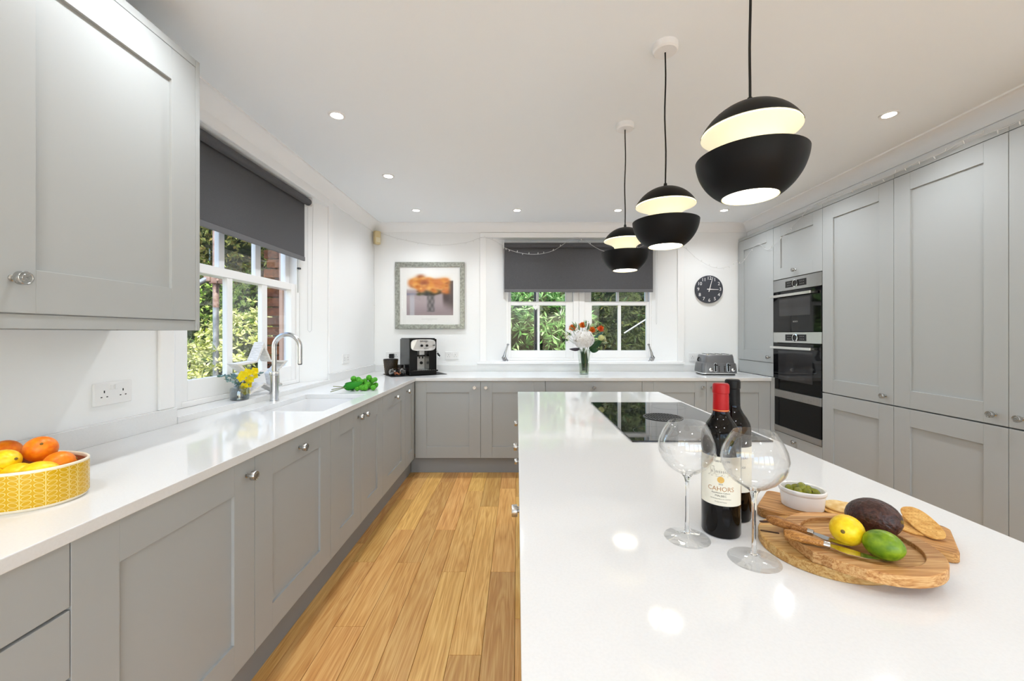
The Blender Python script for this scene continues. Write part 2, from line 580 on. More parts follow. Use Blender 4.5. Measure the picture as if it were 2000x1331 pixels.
def hole_wall(name, along, fixed, depth, a0, a1, z0, z1, h_in, h_out, zs, m):
    """wall with one splayed opening. along: 'y' or 'x'; fixed: coordinate of the room face; depth: signed thickness"""
    mb = MB()
    def P(a, d, z):
        return (fixed + d, a, z) if along == 'y' else (a, fixed + d, z)
    def quad(A, d):
        mb.add([P(A[0], d, A[2]), P(A[1], d, A[2]), P(A[1], d, A[3]), P(A[0], d, A[3])], [(0, 1, 2, 3)])
    for (u0, u1), d in ((h_in, 0), (h_out, depth)):
        quad((a0, u0, z0, z1), d); quad((u1, a1, z0, z1), d)
        quad((u0, u1, z0, zs[0]), d); quad((u0, u1, zs[1], z1), d)
    for i in (0, 1):
        mb.add([P(h_in[i], 0, zs[0]), P(h_out[i], depth, zs[0]), P(h_out[i], depth, zs[1]), P(h_in[i], 0, zs[1])], [(0, 1, 2, 3)])
        mb.add([P(h_in[0], 0, zs[i]), P(h_in[1], 0, zs[i]), P(h_out[1], depth, zs[i]), P(h_out[0], depth, zs[i])], [(0, 1, 2, 3)])
        a = (a0, a1)[i]; z = (z0, z1)[i]
        mb.add([P(a, 0, z0), P(a, depth, z0), P(a, depth, z1), P(a, 0, z1)], [(0, 1, 2, 3)])
        mb.add([P(a0, 0, z), P(a1, 0, z), P(a1, depth, z), P(a0, depth, z)], [(0, 1, 2, 3)])
    o = mb.build(name, m)
    return struct(o)

LW_IN, LW_OUT = (1.82, 3.318), (2.0, 3.14)
BW_IN, BW_OUT = (-.333, 1.737), (-.12, 1.504)
wl_ = hole_wall('wall_left', 'y', WL, -SPL, YF, WB + .3, -.05, ZC, LW_IN, LW_OUT, (TOP, HEAD), M_WALL)
wb_ = hole_wall('wall_back', 'x', WB, SPL, -1.6, 3.05, -.05, ZC, BW_IN, BW_OUT, (.978, HEAD), M_WALL)
wl_['label'] = 'white wall with a deep splayed sash window above the sink'
wb_['label'] = 'white wall with a pair of sash windows in a splayed recess'
# right: bulkhead above the tall units, alcove back behind them, plain wall nearer than the units
mb = MB().box(WR, 3.05, 1.36, WB, 2.325, ZC)
mb.box(2.98, 3.05, 1.36, WB, -.05, 2.325)
mb.box(WR, 3.05, YF, 1.355, -.05, ZC)
struct(mb.build('wall_right', M_WALL), 'white wall above and beside the run of tall units')
struct(MB().box(-1.69, -1.2, YF - .1, YF, -.05, ZC).box(2.3, 3.05, YF - .1, YF, -.05, ZC).box(-1.2, 2.3, YF - .1, YF, 2.2, ZC).build('wall_front', M_WALL), 'white wall with wide glazed doors added for daylight behind the viewer')
gd = thing('added_door_1', None, None, (0, YF, 0), kind='structure'); gd['label'] = 'wide glazed doors added behind the viewer to let in daylight'  # unseen glazed doors, added so that daylight brightens the room and ceiling
for k in range(4):
    x0 = -1.2 + k * .875
    MB().box(x0, x0 + .06, -.08, -.02, 0, 2.2).box(x0 + .815, x0 + .875, -.08, -.02, 0, 2.2).box(x0 + .06, x0 + .815, -.08, -.02, 0, .08).box(x0 + .06, x0 + .815, -.08, -.02, 2.13, 2.2).build('door_frame', M_TRIM, gd, bevel=.003)
    MB().box(x0 + .058, x0 + .817, -.054, -.05, .078, 2.132).build('pane', M_PANE, gd)
struct(MB().box(-4.5, 6, -9, YF - .1, -.12, -.06).build('added_patio', tex(mat('pale_paving', (.5, .49, .46), .8), noise=3, colors=[(.45, .44, .41), (.55, .54, .5)])), 'pale paved terrace added outside the doors to bounce daylight in')  # unseen terrace, added to bounce sunlight up through the doors

# outer brick skin round the left window
BRICK = [tex(mat('brick_%d' % i, c, .9), noise=40, bump=.6, bump_dist=.004, rnd=True,
             colors=[tuple(x * .6 for x in c), c, tuple(min(1, x * 1.35) for x in c)]) for i, c in
         enumerate((s2l(112, 66, 38), s2l(92, 52, 32), s2l(132, 80, 46)))]
M_MORT = tex(mat('mortar', s2l(92, 76, 60), .95), noise=60, bump=.4)
outer = MB()
outer.box(-1.905, WL - SPL - .002, YF, LW_OUT[0], -.3, 3.0).box(-1.905, WL - SPL - .002, 3.15, 4.9, -.3, 3.0)
outer.box(-1.905, WL - SPL - .002, LW_OUT[0], 3.15, -.3, TOP).box(-1.905, WL - SPL - .002, LW_OUT[0], 3.15, 2.36, 3.0)
skin = struct(outer.build('wall_outer', M_MORT), 'brown brick outer skin beside the sink window')
rng = random.Random(9)
for k in range(27):
    z = .62 + k * .0745
    long_ = k % 2
    mb = MB()
    x0 = -1.955 if long_ else -1.94
    w = rng.uniform(-.006, .006)
    mb.box(x0 + w, -1.79, 3.125 + rng.uniform(-.004, .004), 3.125 + (.21 if long_ else .105), z, z + .065)
    mb.build('brick', BRICK[rng.randrange(3)], skin, bevel=.006)
MB().box(-1.815, -1.79, 3.085, 3.135, .9, 2.36).build('outer_lining', mat('pink_buff_paint', s2l(205, 168, 146), .6), skin)

# cornice
PROF = [(0, .085), (.012, .085), (.016, .072), (.03, .05), (.052, .028), (.074, .018), (.084, .012), (.1, .01), (.1, 0), (0, 0)]
def cornice(name, fn, label):
    mb = MB()
    n = len(PROF)
    vs_ = [fn(u, 0) + (ZC - v,) for u, v in PROF] + [fn(u, 1) + (ZC - v,) for u, v in PROF]
    mb.add(vs_, [tuple(range(n)), tuple(range(n, 2 * n))[::-1]] + [(i, (i + 1) % n, n + (i + 1) % n, n + i) for i in range(n)])
    struct(mb.build(name, M_TRIM, smooth=True), label)
cornice('trim_1', lambda u, e: (WL + u, YF if not e else WB - u), 'white plaster cornice along the sink wall')
cornice('trim_2', lambda u, e: (WL + u if not e else WR - u, WB - u), 'white plaster cornice along the far wall')
cornice('trim_3', lambda u, e: (WR - u, WB - u if not e else YF), 'white plaster cornice above the tall units')
# architrave beads around both recesses
def bead(name, boxes, label):
    mb = MB()
    for b in boxes:
        mb.box(*b)
    struct(mb.build(name, M_TRIM, bevel=.004), label)
bead('trim_4', [(WL, WL + .014, 1.745, LW_IN[0], TOP + .075, HEAD + .07), (WL, WL + .014, LW_IN[1], LW_IN[1] + .07, TOP + .075, HEAD + .07),
                (WL, WL + .014, LW_IN[0], LW_IN[1], HEAD, HEAD + .07)], 'white architrave around the sink window')
bead('trim_5', [(BW_IN[0] - .07, BW_IN[0], WB - .014, WB, 1.003, HEAD), (BW_IN[1], BW_IN[1] + .07, WB - .014, WB, 1.003, HEAD),
                (BW_IN[0] - .07, BW_IN[1] + .07, WB - .014, WB, HEAD, HEAD + .05)], 'white architrave around the far window pair')
mb = MB().box(-.43, 1.80, 4.335, WB - .001, .978, 1.003)
mb.hexa([(BW_IN[0], WB - .001, .979), (BW_IN[1], WB - .001, .979), (BW_OUT[1], WB + SPL, .979), (BW_OUT[0], WB + SPL, .979)],
        [(BW_IN[0], WB - .001, 1.003), (BW_IN[1], WB - .001, 1.003), (BW_OUT[1], WB + SPL, 1.003), (BW_OUT[0], WB + SPL, 1.003)])
struct(mb.build('trim_6', M_TRIM, bevel=.003), 'white sill board of the far window pair')

# ------------------------------------------------------------------ sash windows
def sash_window(name, label, along, fixed, sgn, a0, a1, g0, g1, low_bars, up_bars, zf, zg0, zmt, zub, ztop):
    """fixed: room side of the box frame, sgn: outward direction. a0,a1 frame; g0,g1 glass; z: frame bottom, glass bottom, meeting rail, top"""
    w = thing(name, None, None, kind='structure'); w['label'] = label
    def bx(mb, u0, u1, d0, d1, z0, z1):
        lo, hi = sorted((fixed + sgn * d0, fixed + sgn * d1))
        if along == 'y': mb.box(lo, hi, u0, u1, z0, z1)
        else: mb.box(u0, u1, lo, hi, z0, z1)
        return mb
    j = .42
    f0, f1 = a0 + (g0 - a0) * j, a1 - (a1 - g1) * j
    mb = MB()
    bx(mb, a0, f0, 0, .11, zf, ztop); bx(mb, f1, a1, 0, .11, zf, ztop)
    bx(mb, f0, f1, 0, .11, ztop - .03, ztop); bx(mb, f0, f1, 0, .12, zf, zf + .028)
    mb.build('window_frame', M_TRIM, w, bevel=.002)
    for part, d0, d1, z0, z1, r0, r1, bars in (('lower_sash', .012, .05, zf + .028, zub, zg0, zmt, low_bars), ('upper_sash', .056, .094, zmt, ztop - .03, zub, ztop - .075, up_bars)):
        mb = MB()
        bx(mb, f0, g0, d0, d1, z0, z1); bx(mb, g1, f1, d0, d1, z0, z1)
        bx(mb, g0, g1, d0, d1, z0, r0); bx(mb, g0, g1, d0, d1, r1, z1)
        s = mb.build(part, M_TRIM, w, bevel=.003)
        edges = [g0]
        for b0, b1 in bars:
            bx(MB(), b0, b1, d0 + .004, d1 - .004, r0, r1).build('glazing_bar', M_TRIM, s, bevel=.003)
            edges += [b0, b1]
        edges.append(g1)
        for e0, e1 in zip(edges[::2], edges[1::2]):
            bx(MB(), e0 - .002, e1 + .002, (d0 + d1) / 2 - .0015, (d0 + d1) / 2 + .0015, r0 - .002, r1 + .002).build('pane', M_PANE, s)
    return w
win1 = sash_window('window_1', 'white sash window of three tall panes over the sink', 'y', WL - SPL, -1, 2.0, 3.14, 2.089, 3.049,
                   [(2.381, 2.427), (2.707, 2.763)], [(2.376, 2.421), (2.707, 2.763)], TOP + .03, 1.061, 1.633, 1.683, HEAD)
MB().box(-1.69, -1.672, 3.105, 3.13, 1.80, 1.812).build('catch', M_BLKPL, win1)
MB().box(-1.69, -1.684, 3.112, 3.116, 1.62, 2.25).build('sash_cord', mat('grey_cord', (.5, .5, .5), .8), win1)
win2 = sash_window('window_2', 'white sash window of two panes beside the framed picture', 'x', WB + SPL, 1, -.12, .69, -.0697, .545,
                   [(.228, .253)], [(.215, .245)], 1.003, 1.115, 1.622, 1.664, HEAD)
win3 = sash_window('window_3', 'white sash window of two panes nearer the clock', 'x', WB + SPL, 1, .692, 1.504, .838, 1.448,
                   [(1.131, 1.166)], [(1.125, 1.155)], 1.003, 1.115, 1.622, 1.664, HEAD)

# ------------------------------------------------------------------ garden outside
M_SOIL = tex(mat('garden_soil', s2l(92, 70, 44), .95), noise=6, colors=[s2l(58, 44, 28), s2l(110, 92, 52)], bump=.5, bump_dist=.05)
gm = MB()
for x0, x1, y0, y1 in ((-30, -1.96, -12, 30), (-1.96, 3.3, 4.66, 30), (3.3, 20, -12, 30)):
    gm.box(x0, x1, y0, y1, -.35, -.3)
struct(gm.build('ground', M_SOIL), 'brown garden soil outside the windows')
LEAF = {
    'bright': leafmat('bright_hedge_leaves', [s2l(96, 138, 44), s2l(150, 178, 78), s2l(196, 206, 122), s2l(120, 156, 60)]),
    'varieg': leafmat('variegated_leaves', [s2l(150, 160, 60), s2l(206, 206, 140), s2l(120, 134, 48), s2l(226, 222, 168)]),
    'brown': leafmat('olive_brown_leaves', [s2l(92, 84, 34), s2l(128, 132, 60), s2l(72, 88, 36), s2l(150, 130, 74)]),
    'rhodo': leafmat('rhododendron_leaves', [s2l(64, 112, 46), s2l(112, 156, 80), s2l(178, 204, 142), s2l(84, 134, 54)], .35),
    'dark': leafmat('dark_shrub_leaves', [s2l(40, 58, 24), s2l(74, 80, 32), s2l(62, 88, 44), s2l(92, 76, 34)]),
}
M_CORE = tex(mat('leaf_shade_core', s2l(40, 48, 18), .95), noise=12, colors=[s2l(22, 28, 10), s2l(56, 66, 24)], bump=1.0, bump_dist=.1)  # solid core added to block the sky; leaf shade put into its colour
M_BARK = tex(mat('bark', s2l(84, 66, 48), .9), scale=(1, 1, .3), noise=30, bump=.6)
def leaf_cloud(mb, rng, p, n, L, W, out, spread=1.0):
    """a rosette of n leaves at p round the direction out"""
    out = out.normalized()
    u = out.orthogonal().normalized(); v = out.cross(u)
    for _ in range(n):
        a = rng.uniform(0, 2 * math.pi)
        d = (out * rng.uniform(-.1, .9) + (u * math.cos(a) + v * math.sin(a)) * spread).normalized()
        side = d.cross(Vector((rng.gauss(0, 1), rng.gauss(0, 1), rng.gauss(0, 1) + .6))).normalized()
        nrm = d.cross(side)
        l = L * rng.uniform(.65, 1.2); w = W * rng.uniform(.7, 1.2)
        b = p + d * l * .08
        mb.add([b, b + d * l * .45 + side * w / 2 + nrm * l * .06, b + d * l, b + d * l * .45 - side * w / 2 + nrm * l * .06], [(0, 1, 2, 3)])
def bush(name, label, cat, c, r, n, per, L, W, m, seed, core=.8, group=None, base=-.3, trunk=.03):
    rng = random.Random(seed)
    t = thing(name, label, cat, (c[0], c[1], base), group=group)
    cz = c[2] - base
    mb = MB()
    for _ in range(n):
        q = Vector((rng.gauss(0, 1), rng.gauss(0, 1), rng.gauss(0, 1))).normalized()
        k = rng.uniform(.72, 1.06) + .10 * math.sin(q.x * 9 + seed) * math.sin(q.z * 8 + q.y * 7)
        p = Vector((q.x * r[0] * k, q.y * r[1] * k, cz + q.z * r[2] * k))
        leaf_cloud(mb, rng, p, per, L, W, q + Vector((0, 0, .25)))
    f = mb.build('foliage', m, t); f['kind'] = 'stuff'
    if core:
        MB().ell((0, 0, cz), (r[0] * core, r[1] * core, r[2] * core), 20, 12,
                 fn=lambda q: 1 + .12 * math.sin(q.x * 11 + seed) * math.sin(q.y * 9) * math.cos(q.z * 10)).build('backing_core', M_CORE, t, smooth=True)
    mb = MB()
    top = cz if not core else cz - r[2] * core * .8
    mb.tube([(0, 0, 0), (.03, .02, max(.1, top * .5)), (-.02, .01, max(.2, top))], [trunk * 1.3, trunk, trunk * .7], 8)
    for k in range(4 if not core else 0):
        a = k * 1.6 + seed
        mb.tube([(0, 0, cz * .55), (r[0] * .4 * math.cos(a), r[1] * .4 * math.sin(a), cz * .9), (r[0] * .8 * math.cos(a + .3), r[1] * .8 * math.sin(a + .3), cz + r[2] * .25 * math.sin(k * 2.3))],
                [trunk * .8, trunk * .5, trunk * .25], 6)
    mb.build('stem', M_BARK, t, smooth=True)
    return t
bush('garden_hedge', 'sunlit yellow-green hedge across the garden behind the scaffold pole', 'hedge', (-6.6, 8.6, 1.3), (2.6, 1.1, 2.5), 5200, 6, .085, .042, LEAF['bright'], 1)
bush('garden_hedge', 'fresh green hedge mass beyond the middle sash panes over the sink', 'hedge', (-4.3, 7.4, 1.2), (1.1, .8, 1.55), 3000, 6, .075, .036, LEAF['bright'], 2)
bush('garden_shrub', 'pale variegated shrub just below the sink window panes', 'shrub', (-3.05, 3.72, .72), (.62, .48, .5), 700, 6, .055, .026, LEAF['varieg'], 3, core=0, trunk=.02)
bush('garden_shrub', 'olive shrub growing up behind the white star ornament', 'shrub', (-3.15, 4.75, .9), (.62, .5, .7), 900, 6, .06, .028, LEAF['varieg'], 13, core=.55, trunk=.02)
bush('garden_tree', 'olive-brown overhanging tree seen under the sink blind', 'tree', (-4.1, 6.5, 2.95), (1.9, .9, .75), 2000, 6, .085, .04, LEAF['brown'], 4, core=.72, trunk=.06)
bush('rhododendron_bush', 'glossy rhododendron bush behind the window beside the picture', 'bush', (.25, 6.5, 1.0), (1.0, .6, 1.35), 800, 8, .14, .035, LEAF['rhodo'], 5, core=.7)
bush('rhododendron_bush', 'darker brown-green bush behind the window nearer the clock', 'bush', (1.95, 6.7, 1.0), (.95, .6, 1.5), 700, 7, .13, .035, LEAF['dark'], 6, core=.8)
bush('garden_hedge', 'tall dark hedge closing the view behind the rhododendron', 'hedge', (.9, 8.6, 1.3), (3.4, .8, 2.9), 1900, 6, .14, .05, LEAF['dark'], 7)
# scaffold, post, rod
M_GALV = tex(mat('galvanised_pole', (.36, .37, .38), .5, .6), noise=20, colors=[s2l(120, 124, 130), s2l(164, 166, 170)])
M_RUST = tex(mat('rusty_pole', s2l(140, 112, 100), .7, .3), noise=20, colors=[s2l(118, 88, 74), s2l(168, 146, 136)])
t = thing('scaffold_pole', 'grey scaffold pole with rusty clamp outside the sink window', 'scaffold', (-2.83, 3.8, -.3))
MB().tube([(0, 0, 0), (0, 0, 2.1)], .0242, 14).build('standard', M_GALV, t, smooth=True)
MB().tube([(0, 0, 1.85), (0, 0, 3.0)], .0258, 14).build('rusty_length', M_RUST, t, smooth=True)
MB().tube([(-.05, -.03, 2.12), (-.5, -.25, 1.75)], .0242, 12).build('brace', M_GALV, t, smooth=True)
mb = MB().box(-.04, .04, -.036, .036, 2.07, 2.14).box(-.075, -.02, -.055, .0, 2.09, 2.16).tube([(.045, -.04, 2.1), (.06, -.06, 2.1)], .012, 8)
mb.build('clamp', M_RUST, t, bevel=.006)
t = thing('downpipe', 'black downpipe standing outside the window with the heart', 'pipe', (.236, 5.2, -.3))
MB().tube([(0, 0, 0), (0, 0, 3.2)], .021, 14).build('pipe', mat('black_pipe', (.015, .015, .02), .35), t, smooth=True)
MB().tube([(0, 0, 1.2), (0, 0, 1.26)], .027, 14).build('collar', MATS['black_pipe'], t, smooth=True)
tag(MB().tube([(1.62, 6.12, 1.31), (1.95, 6.0, 1.54), (2.4, 5.9, 1.86)], .010, 8).build('garden_rod', mat('white_rod', (.8, .8, .78), .5)),
    'thin white rod slanting up in front of the dark bush', 'rod')
# parked car beyond the shrub
t = thing('parked_car', 'pale silver car parked beyond the variegated shrub', 'car', (-5.9, 5.3, -.3), R(-20))
M_CARP = mat('silver_car_paint', (.62, .66, .72), .2, .4, coat=.6)
prof = [(-1.9, .25), (-1.95, .6), (-1.7, .82), (-.95, .92), (-.35, 1.38), (.75, 1.42), (1.45, .98), (1.9, .9), (1.95, .3)]
mb = MB(); n = len(prof)
for w0, w1 in ((-.78, .78),):
    vs_ = [(x, w0 * (1 if z < 1 else .82), z) for x, z in prof] + [(x, w1 * (1 if z < 1 else .82), z) for x, z in prof]
    mb.add(vs_, [tuple(range(n)), tuple(range(n, 2 * n))[::-1]] + [(i, (i + 1) % n, n + (i + 1) % n, n + i) for i in range(n)])
mb.build('body', M_CARP, t, bevel=.06, seg=3)
M_CARG = mat('car_window', (.02, .03, .035), .05)
for s_ in (-1, 1):
    MB().hexa([(-.72, s_ * .765, .98), (.98, s_ * .765, .98), (.98, s_ * .78, .98), (-.72, s_ * .78, .98)],
              [(-.3, s_ * .655, 1.33), (.66, s_ * .655, 1.35), (.66, s_ * .67, 1.35), (-.3, s_ * .67, 1.33)]).build('side_window', M_CARG, t)
for x in (-1.2, 1.2):
    for s_ in (-.72, .72):
        MB().tube([(x, s_ - .09, .31), (x, s_ + .09, .31)], .31, 20).build('wheel', M_BLKPL, t, smooth=True)

# ------------------------------------------------------------------ lights of the room
def downlight(x, y, label, group='ceiling downlights'):
    t = thing('ceiling_downlight', label, 'downlight', (x, y, ZC), group=group)
    MB().lathe([(.031, -.004), (.036, -.006), (.043, -.005), (.045, 0), (.031, 0)], 28, cap=False).build('bezel', M_WPL, t, smooth=True)
    MB().lathe([(.0, -.0035), (.031, -.0035), (.031, -.001), (0, -.001)], 28).build('lens', M_LENS, t, smooth=True)
    ld = bpy.data.lights.new('downlight_beam', 'SPOT')
    ld.energy = DOWN_W * 4
    ld.spot_size = R(150); ld.spot_blend = .9
    ld.shadow_soft_size = .03
    ld.color = (.92, .965, 1.0)
    lo = bpy.data.objects.new('beam', ld)
    COL.objects.link(lo); lo.parent = t
    lo.location = (0, 0, -.012)
for x, y, lab in ((-.965, 3.87, 'lit ceiling downlight in the far corner above the coffee machine'),
                  (0.0, 3.87, 'lit ceiling downlight in front of the far window blind edge'),
                  (.965, 3.87, 'lit ceiling downlight just behind the farthest pendant cord'),
                  (1.98, 3.87, 'lit ceiling downlight near the clock and tall corner unit'),
                  (-.965, 3.03, 'lit ceiling downlight above the sink run, second from the far wall'),
                  (1.98, 3.0, 'lit ceiling downlight hidden behind the nearest pendant'),
                  (-.975, 2.188, 'lit ceiling downlight closest over the sink, near the grey blind'),
                  (2.005, 2.18, 'lit ceiling downlight in front of the tall larder doors')):
    downlight(x, y, lab)
for x, y in ((-.97, 1.25), (2.0, 1.25), (-.97, .2), (2.0, .2), (.5, -.6), (-.97, -1.3), (2.0, -1.3)):
    downlight(x, y, 'lit ceiling downlight behind the viewer, out of the picture', 'downlights out of view')

def pendant(x, y, label):
    t = thing('pendant_lamp', label, 'pendant lamp', (x, y, ZC), group='black split-globe pendants over the island')
    S = .131
    zc = 1.772 - ZC
    MB().lathe([(0, -.03), (.044, -.03), (.05, -.024), (.05, 0), (0, 0)], 36).build('canopy', M_WPL, t, smooth=True)
    zt = zc + .131
    pts = []
    for k in range(13):
        u = k / 12
        pts.append((.0025 * math.sin(u * 9 + x * 3 + y * 7) * math.sin(u * 3.14), .002 * math.sin(u * 11 + y), -.028 + (zt + .01 + .028) * u))
    MB().tube(pts, .0033, 8).build('cord', M_CORD, t, smooth=True)
    MB().lathe([(0, zt + .016), (.006, zt + .016), (.008, zt), (0, zt - .004)], 16).build('cord_grip', M_CORD, t, smooth=True)
    # upper cap: sphere slice, 1.2 mm shell
    def arc(r, z0, z1, n):
        return [(math.sqrt(max(0, r * r - (z0 + (z1 - z0) * k / n) ** 2)), zc + z0 + (z1 - z0) * k / n) for k in range(n + 1)]
    th0, th1 = math.asin(.058 / S), math.pi / 2
    out_ = [(S * math.cos(th0 + (th1 - th0) * k / 14), zc + S * math.sin(th0 + (th1 - th0) * k / 14)) for k in range(15)]
    inn = [(max(0, r - .0012), z - .0012) for r, z in out_][::-1]
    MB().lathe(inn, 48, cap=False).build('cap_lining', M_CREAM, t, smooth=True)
    MB().lathe(out_, 48, cap=False).build('cap', M_BLACK, t, smooth=True)
    # cream trumpet reflector joining cap and bowl
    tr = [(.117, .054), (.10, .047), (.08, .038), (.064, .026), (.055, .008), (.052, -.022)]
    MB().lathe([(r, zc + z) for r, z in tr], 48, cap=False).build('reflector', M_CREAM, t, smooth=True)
    # lower bowl
    b0, b1 = math.asin(-.010 / S), -math.acos(.068 / S)
    bo = [(S * math.cos(b0 + (b1 - b0) * k / 22), zc + S * math.sin(b0 + (b1 - b0) * k / 22)) for k in range(23)]
    MB().lathe(bo, 56, cap=False).build('bowl', M_BLACK, t, smooth=True)
    bi = [(r - .002, z) for r, z in bo]
    MB().lathe(bi, 56, cap=False).build('bowl_lining', mat('dim_white_lining', (.6, .56, .42), .6), t, smooth=True)
    MB().lathe([(bo[0][0] - .002, bo[0][1]), (.055, bo[0][1] - .012)], 48, cap=False).build('top_plate', MATS['dim_white_lining'], t, smooth=True)
    zb = bo[-1][1]
    MB().lathe([(0, zb + .006), (.064, zb + .006), (.064, zb + .003), (0, zb + .003)], 40).build('diffuser', M_DIFF, t, smooth=True)
    ld = bpy.data.lights.new('pendant_bulb', 'POINT')
    ld.energy = 1.0; ld.shadow_soft_size = .02; ld.color = (1.0, .9, .7)
    lo = bpy.data.objects.new('bulb', ld)
    COL.objects.link(lo); lo.parent = t
    lo.location = (0, 0, zc + .06)
pendant(.61, 2.285, 'smallest-looking black globe pendant, farthest over the island hob')
pendant(.607, 1.656, 'middle one of the three black split-globe pendants')
pendant(.607, 1.055, 'largest-looking black globe pendant, above the wine glasses')

# ------------------------------------------------------------------ cabinet building
def _knob_mesh():
    mb = MB()
    mb.lathe([(.0085, 0), (.0085, .002), (.0055, .004), (.0055, .019), (.0155, .0195), (.0165, .0205), (.0165, .034), (.0155, .0355),
              (.013, .0355), (.0125, .035), (.009, .035), (.0085, .0355), (.004, .0355), (0, .0352)], 28)
    mb.xf(Matrix.Rotation(R(90), 4, 'X'))      # axis along -y
    me = mb.mesh('knob', True)
    me.materials.append(M_KNOB)
    return me
KNOB = _knob_mesh()
def knob(parent, x, z, y=0):
    k = link('knob', KNOB, parent)
    k.location = (x, y, z)
    return k

ST = .105
def door(parent, x0, x1, z0, z1, kn=None, slab=False, name='door', st=ST, rail=None):
    """front leaf in the local cabinet frame: faces -y, front at y = 0"""
    rail = rail or st
    g = .0015
    x0 += g; x1 -= g; z0 += g; z1 -= g
    mb = MB()
    if slab:
        mb.box(x0, x1, 0, .02, z0, z1)
        d = mb.build(name, M_CAB, parent, bevel=.0012)
    else:
        mb.box(x0, x0 + st, 0, .02, z0, z1).box(x1 - st, x1, 0, .02, z0, z1)
        mb.box(x0 + st + .0003, x1 - st - .0003, 0, .02, z0, z0 + rail).box(x0 + st + .0003, x1 - st - .0003, 0, .02, z1 - rail, z1)
        d = mb.build(name, M_CAB, parent, bevel=.0008)
        MB().box(x0 + st - .004, x1 - st + .004, .010, .0175, z0 + rail - .004, z1 - rail + .004).build('panel', M_CAB, d)
    if kn:
        knob(d, *kn)
    return d

def unit(name, label, cat, loc, rz, w, z0, z1, depth, group=None):
    t = thing(name, label, cat, loc, rz, group)
    MB().box(.001, w - .001, .0225, depth, z0, z1).build('carcass', M_CARC, t)
    return t

DT, DB = .864, .150               # base door top and bottom
KI, KD = .045, .058               # knob inset from the edge, below the top
L90, R90 = R(90), R(-90)
XL = -.949
GL = 'base units along the sink wall'
def left_unit(label, y0, y1, name='base_cabinet', ztop=.862):
    return unit(name, label, 'cabinet', (XL, y0, 0), L90, y1 - y0, DB, ztop, .56, GL), y1 - y0
t, w = left_unit('grey drawer base unit at the near end of the sink run', .26, .8597, 'drawer_cabinet')
for z0, z1 in ((.722, DT), (.572, .718), (.365, .568), (DB, .361)):
    door(t, 0, w, z0, z1, slab=True, name='drawer', kn=(w / 2, (z0 + z1) / 2))
t, w = left_unit('grey shaker base cabinet below the fruit bowl end of the worktop', .8597, 1.4633)
door(t, 0, w, DB, DT, (w - KI, DT - KD))
t, w = left_unit('grey shaker door with a knob centred on its top rail, before the sink', 1.4633, 2.0585, 'integrated_dishwasher')
door(t, 0, w, DB, DT, (w / 2, DT - .055))
t, w = left_unit('grey double-door shaker sink cabinet with two neighbouring knobs', 2.0585, 2.856, ztop=.64)
door(t, 0, w / 2, DB, DT, (w / 2 - KI, DT - KD)); door(t, w / 2, w, DB, DT, (w / 2 + KI, DT - KD))
t, w = left_unit('grey shaker cabinet just past the sink with a centred knob', 2.856, 3.431)
door(t, 0, w, DB, DT, (w / 2, DT - .055))
t, w = left_unit('narrow grey shaker corner cabinet in the angle of the worktop', 3.431, 3.742)
door(t, 0, w, DB, DT, (KI, DT - KD), st=.085, rail=ST)

YBK = 3.745
GB = 'base units along the window wall'
def back_unit(label, x0, x1, name='base_cabinet'):
    return unit(name, label, 'cabinet', (x0, YBK, 0), 0, x1 - x0, DB, .862, .56, GB), x1 - x0
t, w = back_unit('grey double-door shaker cabinet in the far corner below the coffee machine', -.9465, .262)
door(t, 0, .6085, DB, DT, (.6085 - .055, DT - KD)); door(t, .6085, w, DB, DT, (.6085 + .05, DT - KD))
t, w = back_unit('wide grey drawer cabinet below the flower vase', .262, 1.157, 'drawer_cabinet')
door(t, 0, w, .66, DT, (w / 2, DT - .06), slab=True, name='drawer')
door(t, 0, w, .406, .656, (w / 2, .53), slab=True, name='drawer'); door(t, 0, w, DB, .402, (w / 2, .28), slab=True, name='drawer')
t, w = back_unit('grey double-door shaker cabinet below the toaster', 1.157, 2.345)
door(t, 0, w / 2, DB, DT, (w / 2 - .04, DT - KD)); door(t, w / 2, w, DB, DT, (w / 2 + .05, DT - KD))

# plinths
tag(MB().box(-1.02, XL - .05, .26, 3.8, 0, .149).build('plinth', M_PLINTH, bevel=.001), 'grey plinth board below the sink run', 'plinth')
tag(MB().box(XL - .048, 2.40, YBK + .05, YBK + .068, 0, .149).build('plinth', M_PLINTH, bevel=.001), 'grey plinth board below the window wall units', 'plinth')
tag(MB().box(2.44, 2.458, 1.37, YBK + .02, 0, .149).build('plinth', M_PLINTH, bevel=.001), 'grey plinth board below the oven tower and larders', 'plinth')

# tall units on the right
BX = 2.39
TD, TT = 2.288, 2.319
GT = 'tall units on the oven wall'
t = unit('wall_cabinet', 'grey shaker corner cabinet standing on the worktop beside the toaster', 'cabinet', (BX, 4.373, 0), R90, .6, TOP + .002, TT, .55, GT)
door(t, 0, .6, 1.03, TD, (.6 - .05, 1.03 + .05))
MB().box(.001, .599, .004, .02, TOP + .002, 1.027).build('lower_panel', M_CAB, t, bevel=.001)
MB().box(.001, .599, .002, .022, TD + .003, TT).build('scribe', M_CAB, t, bevel=.001)

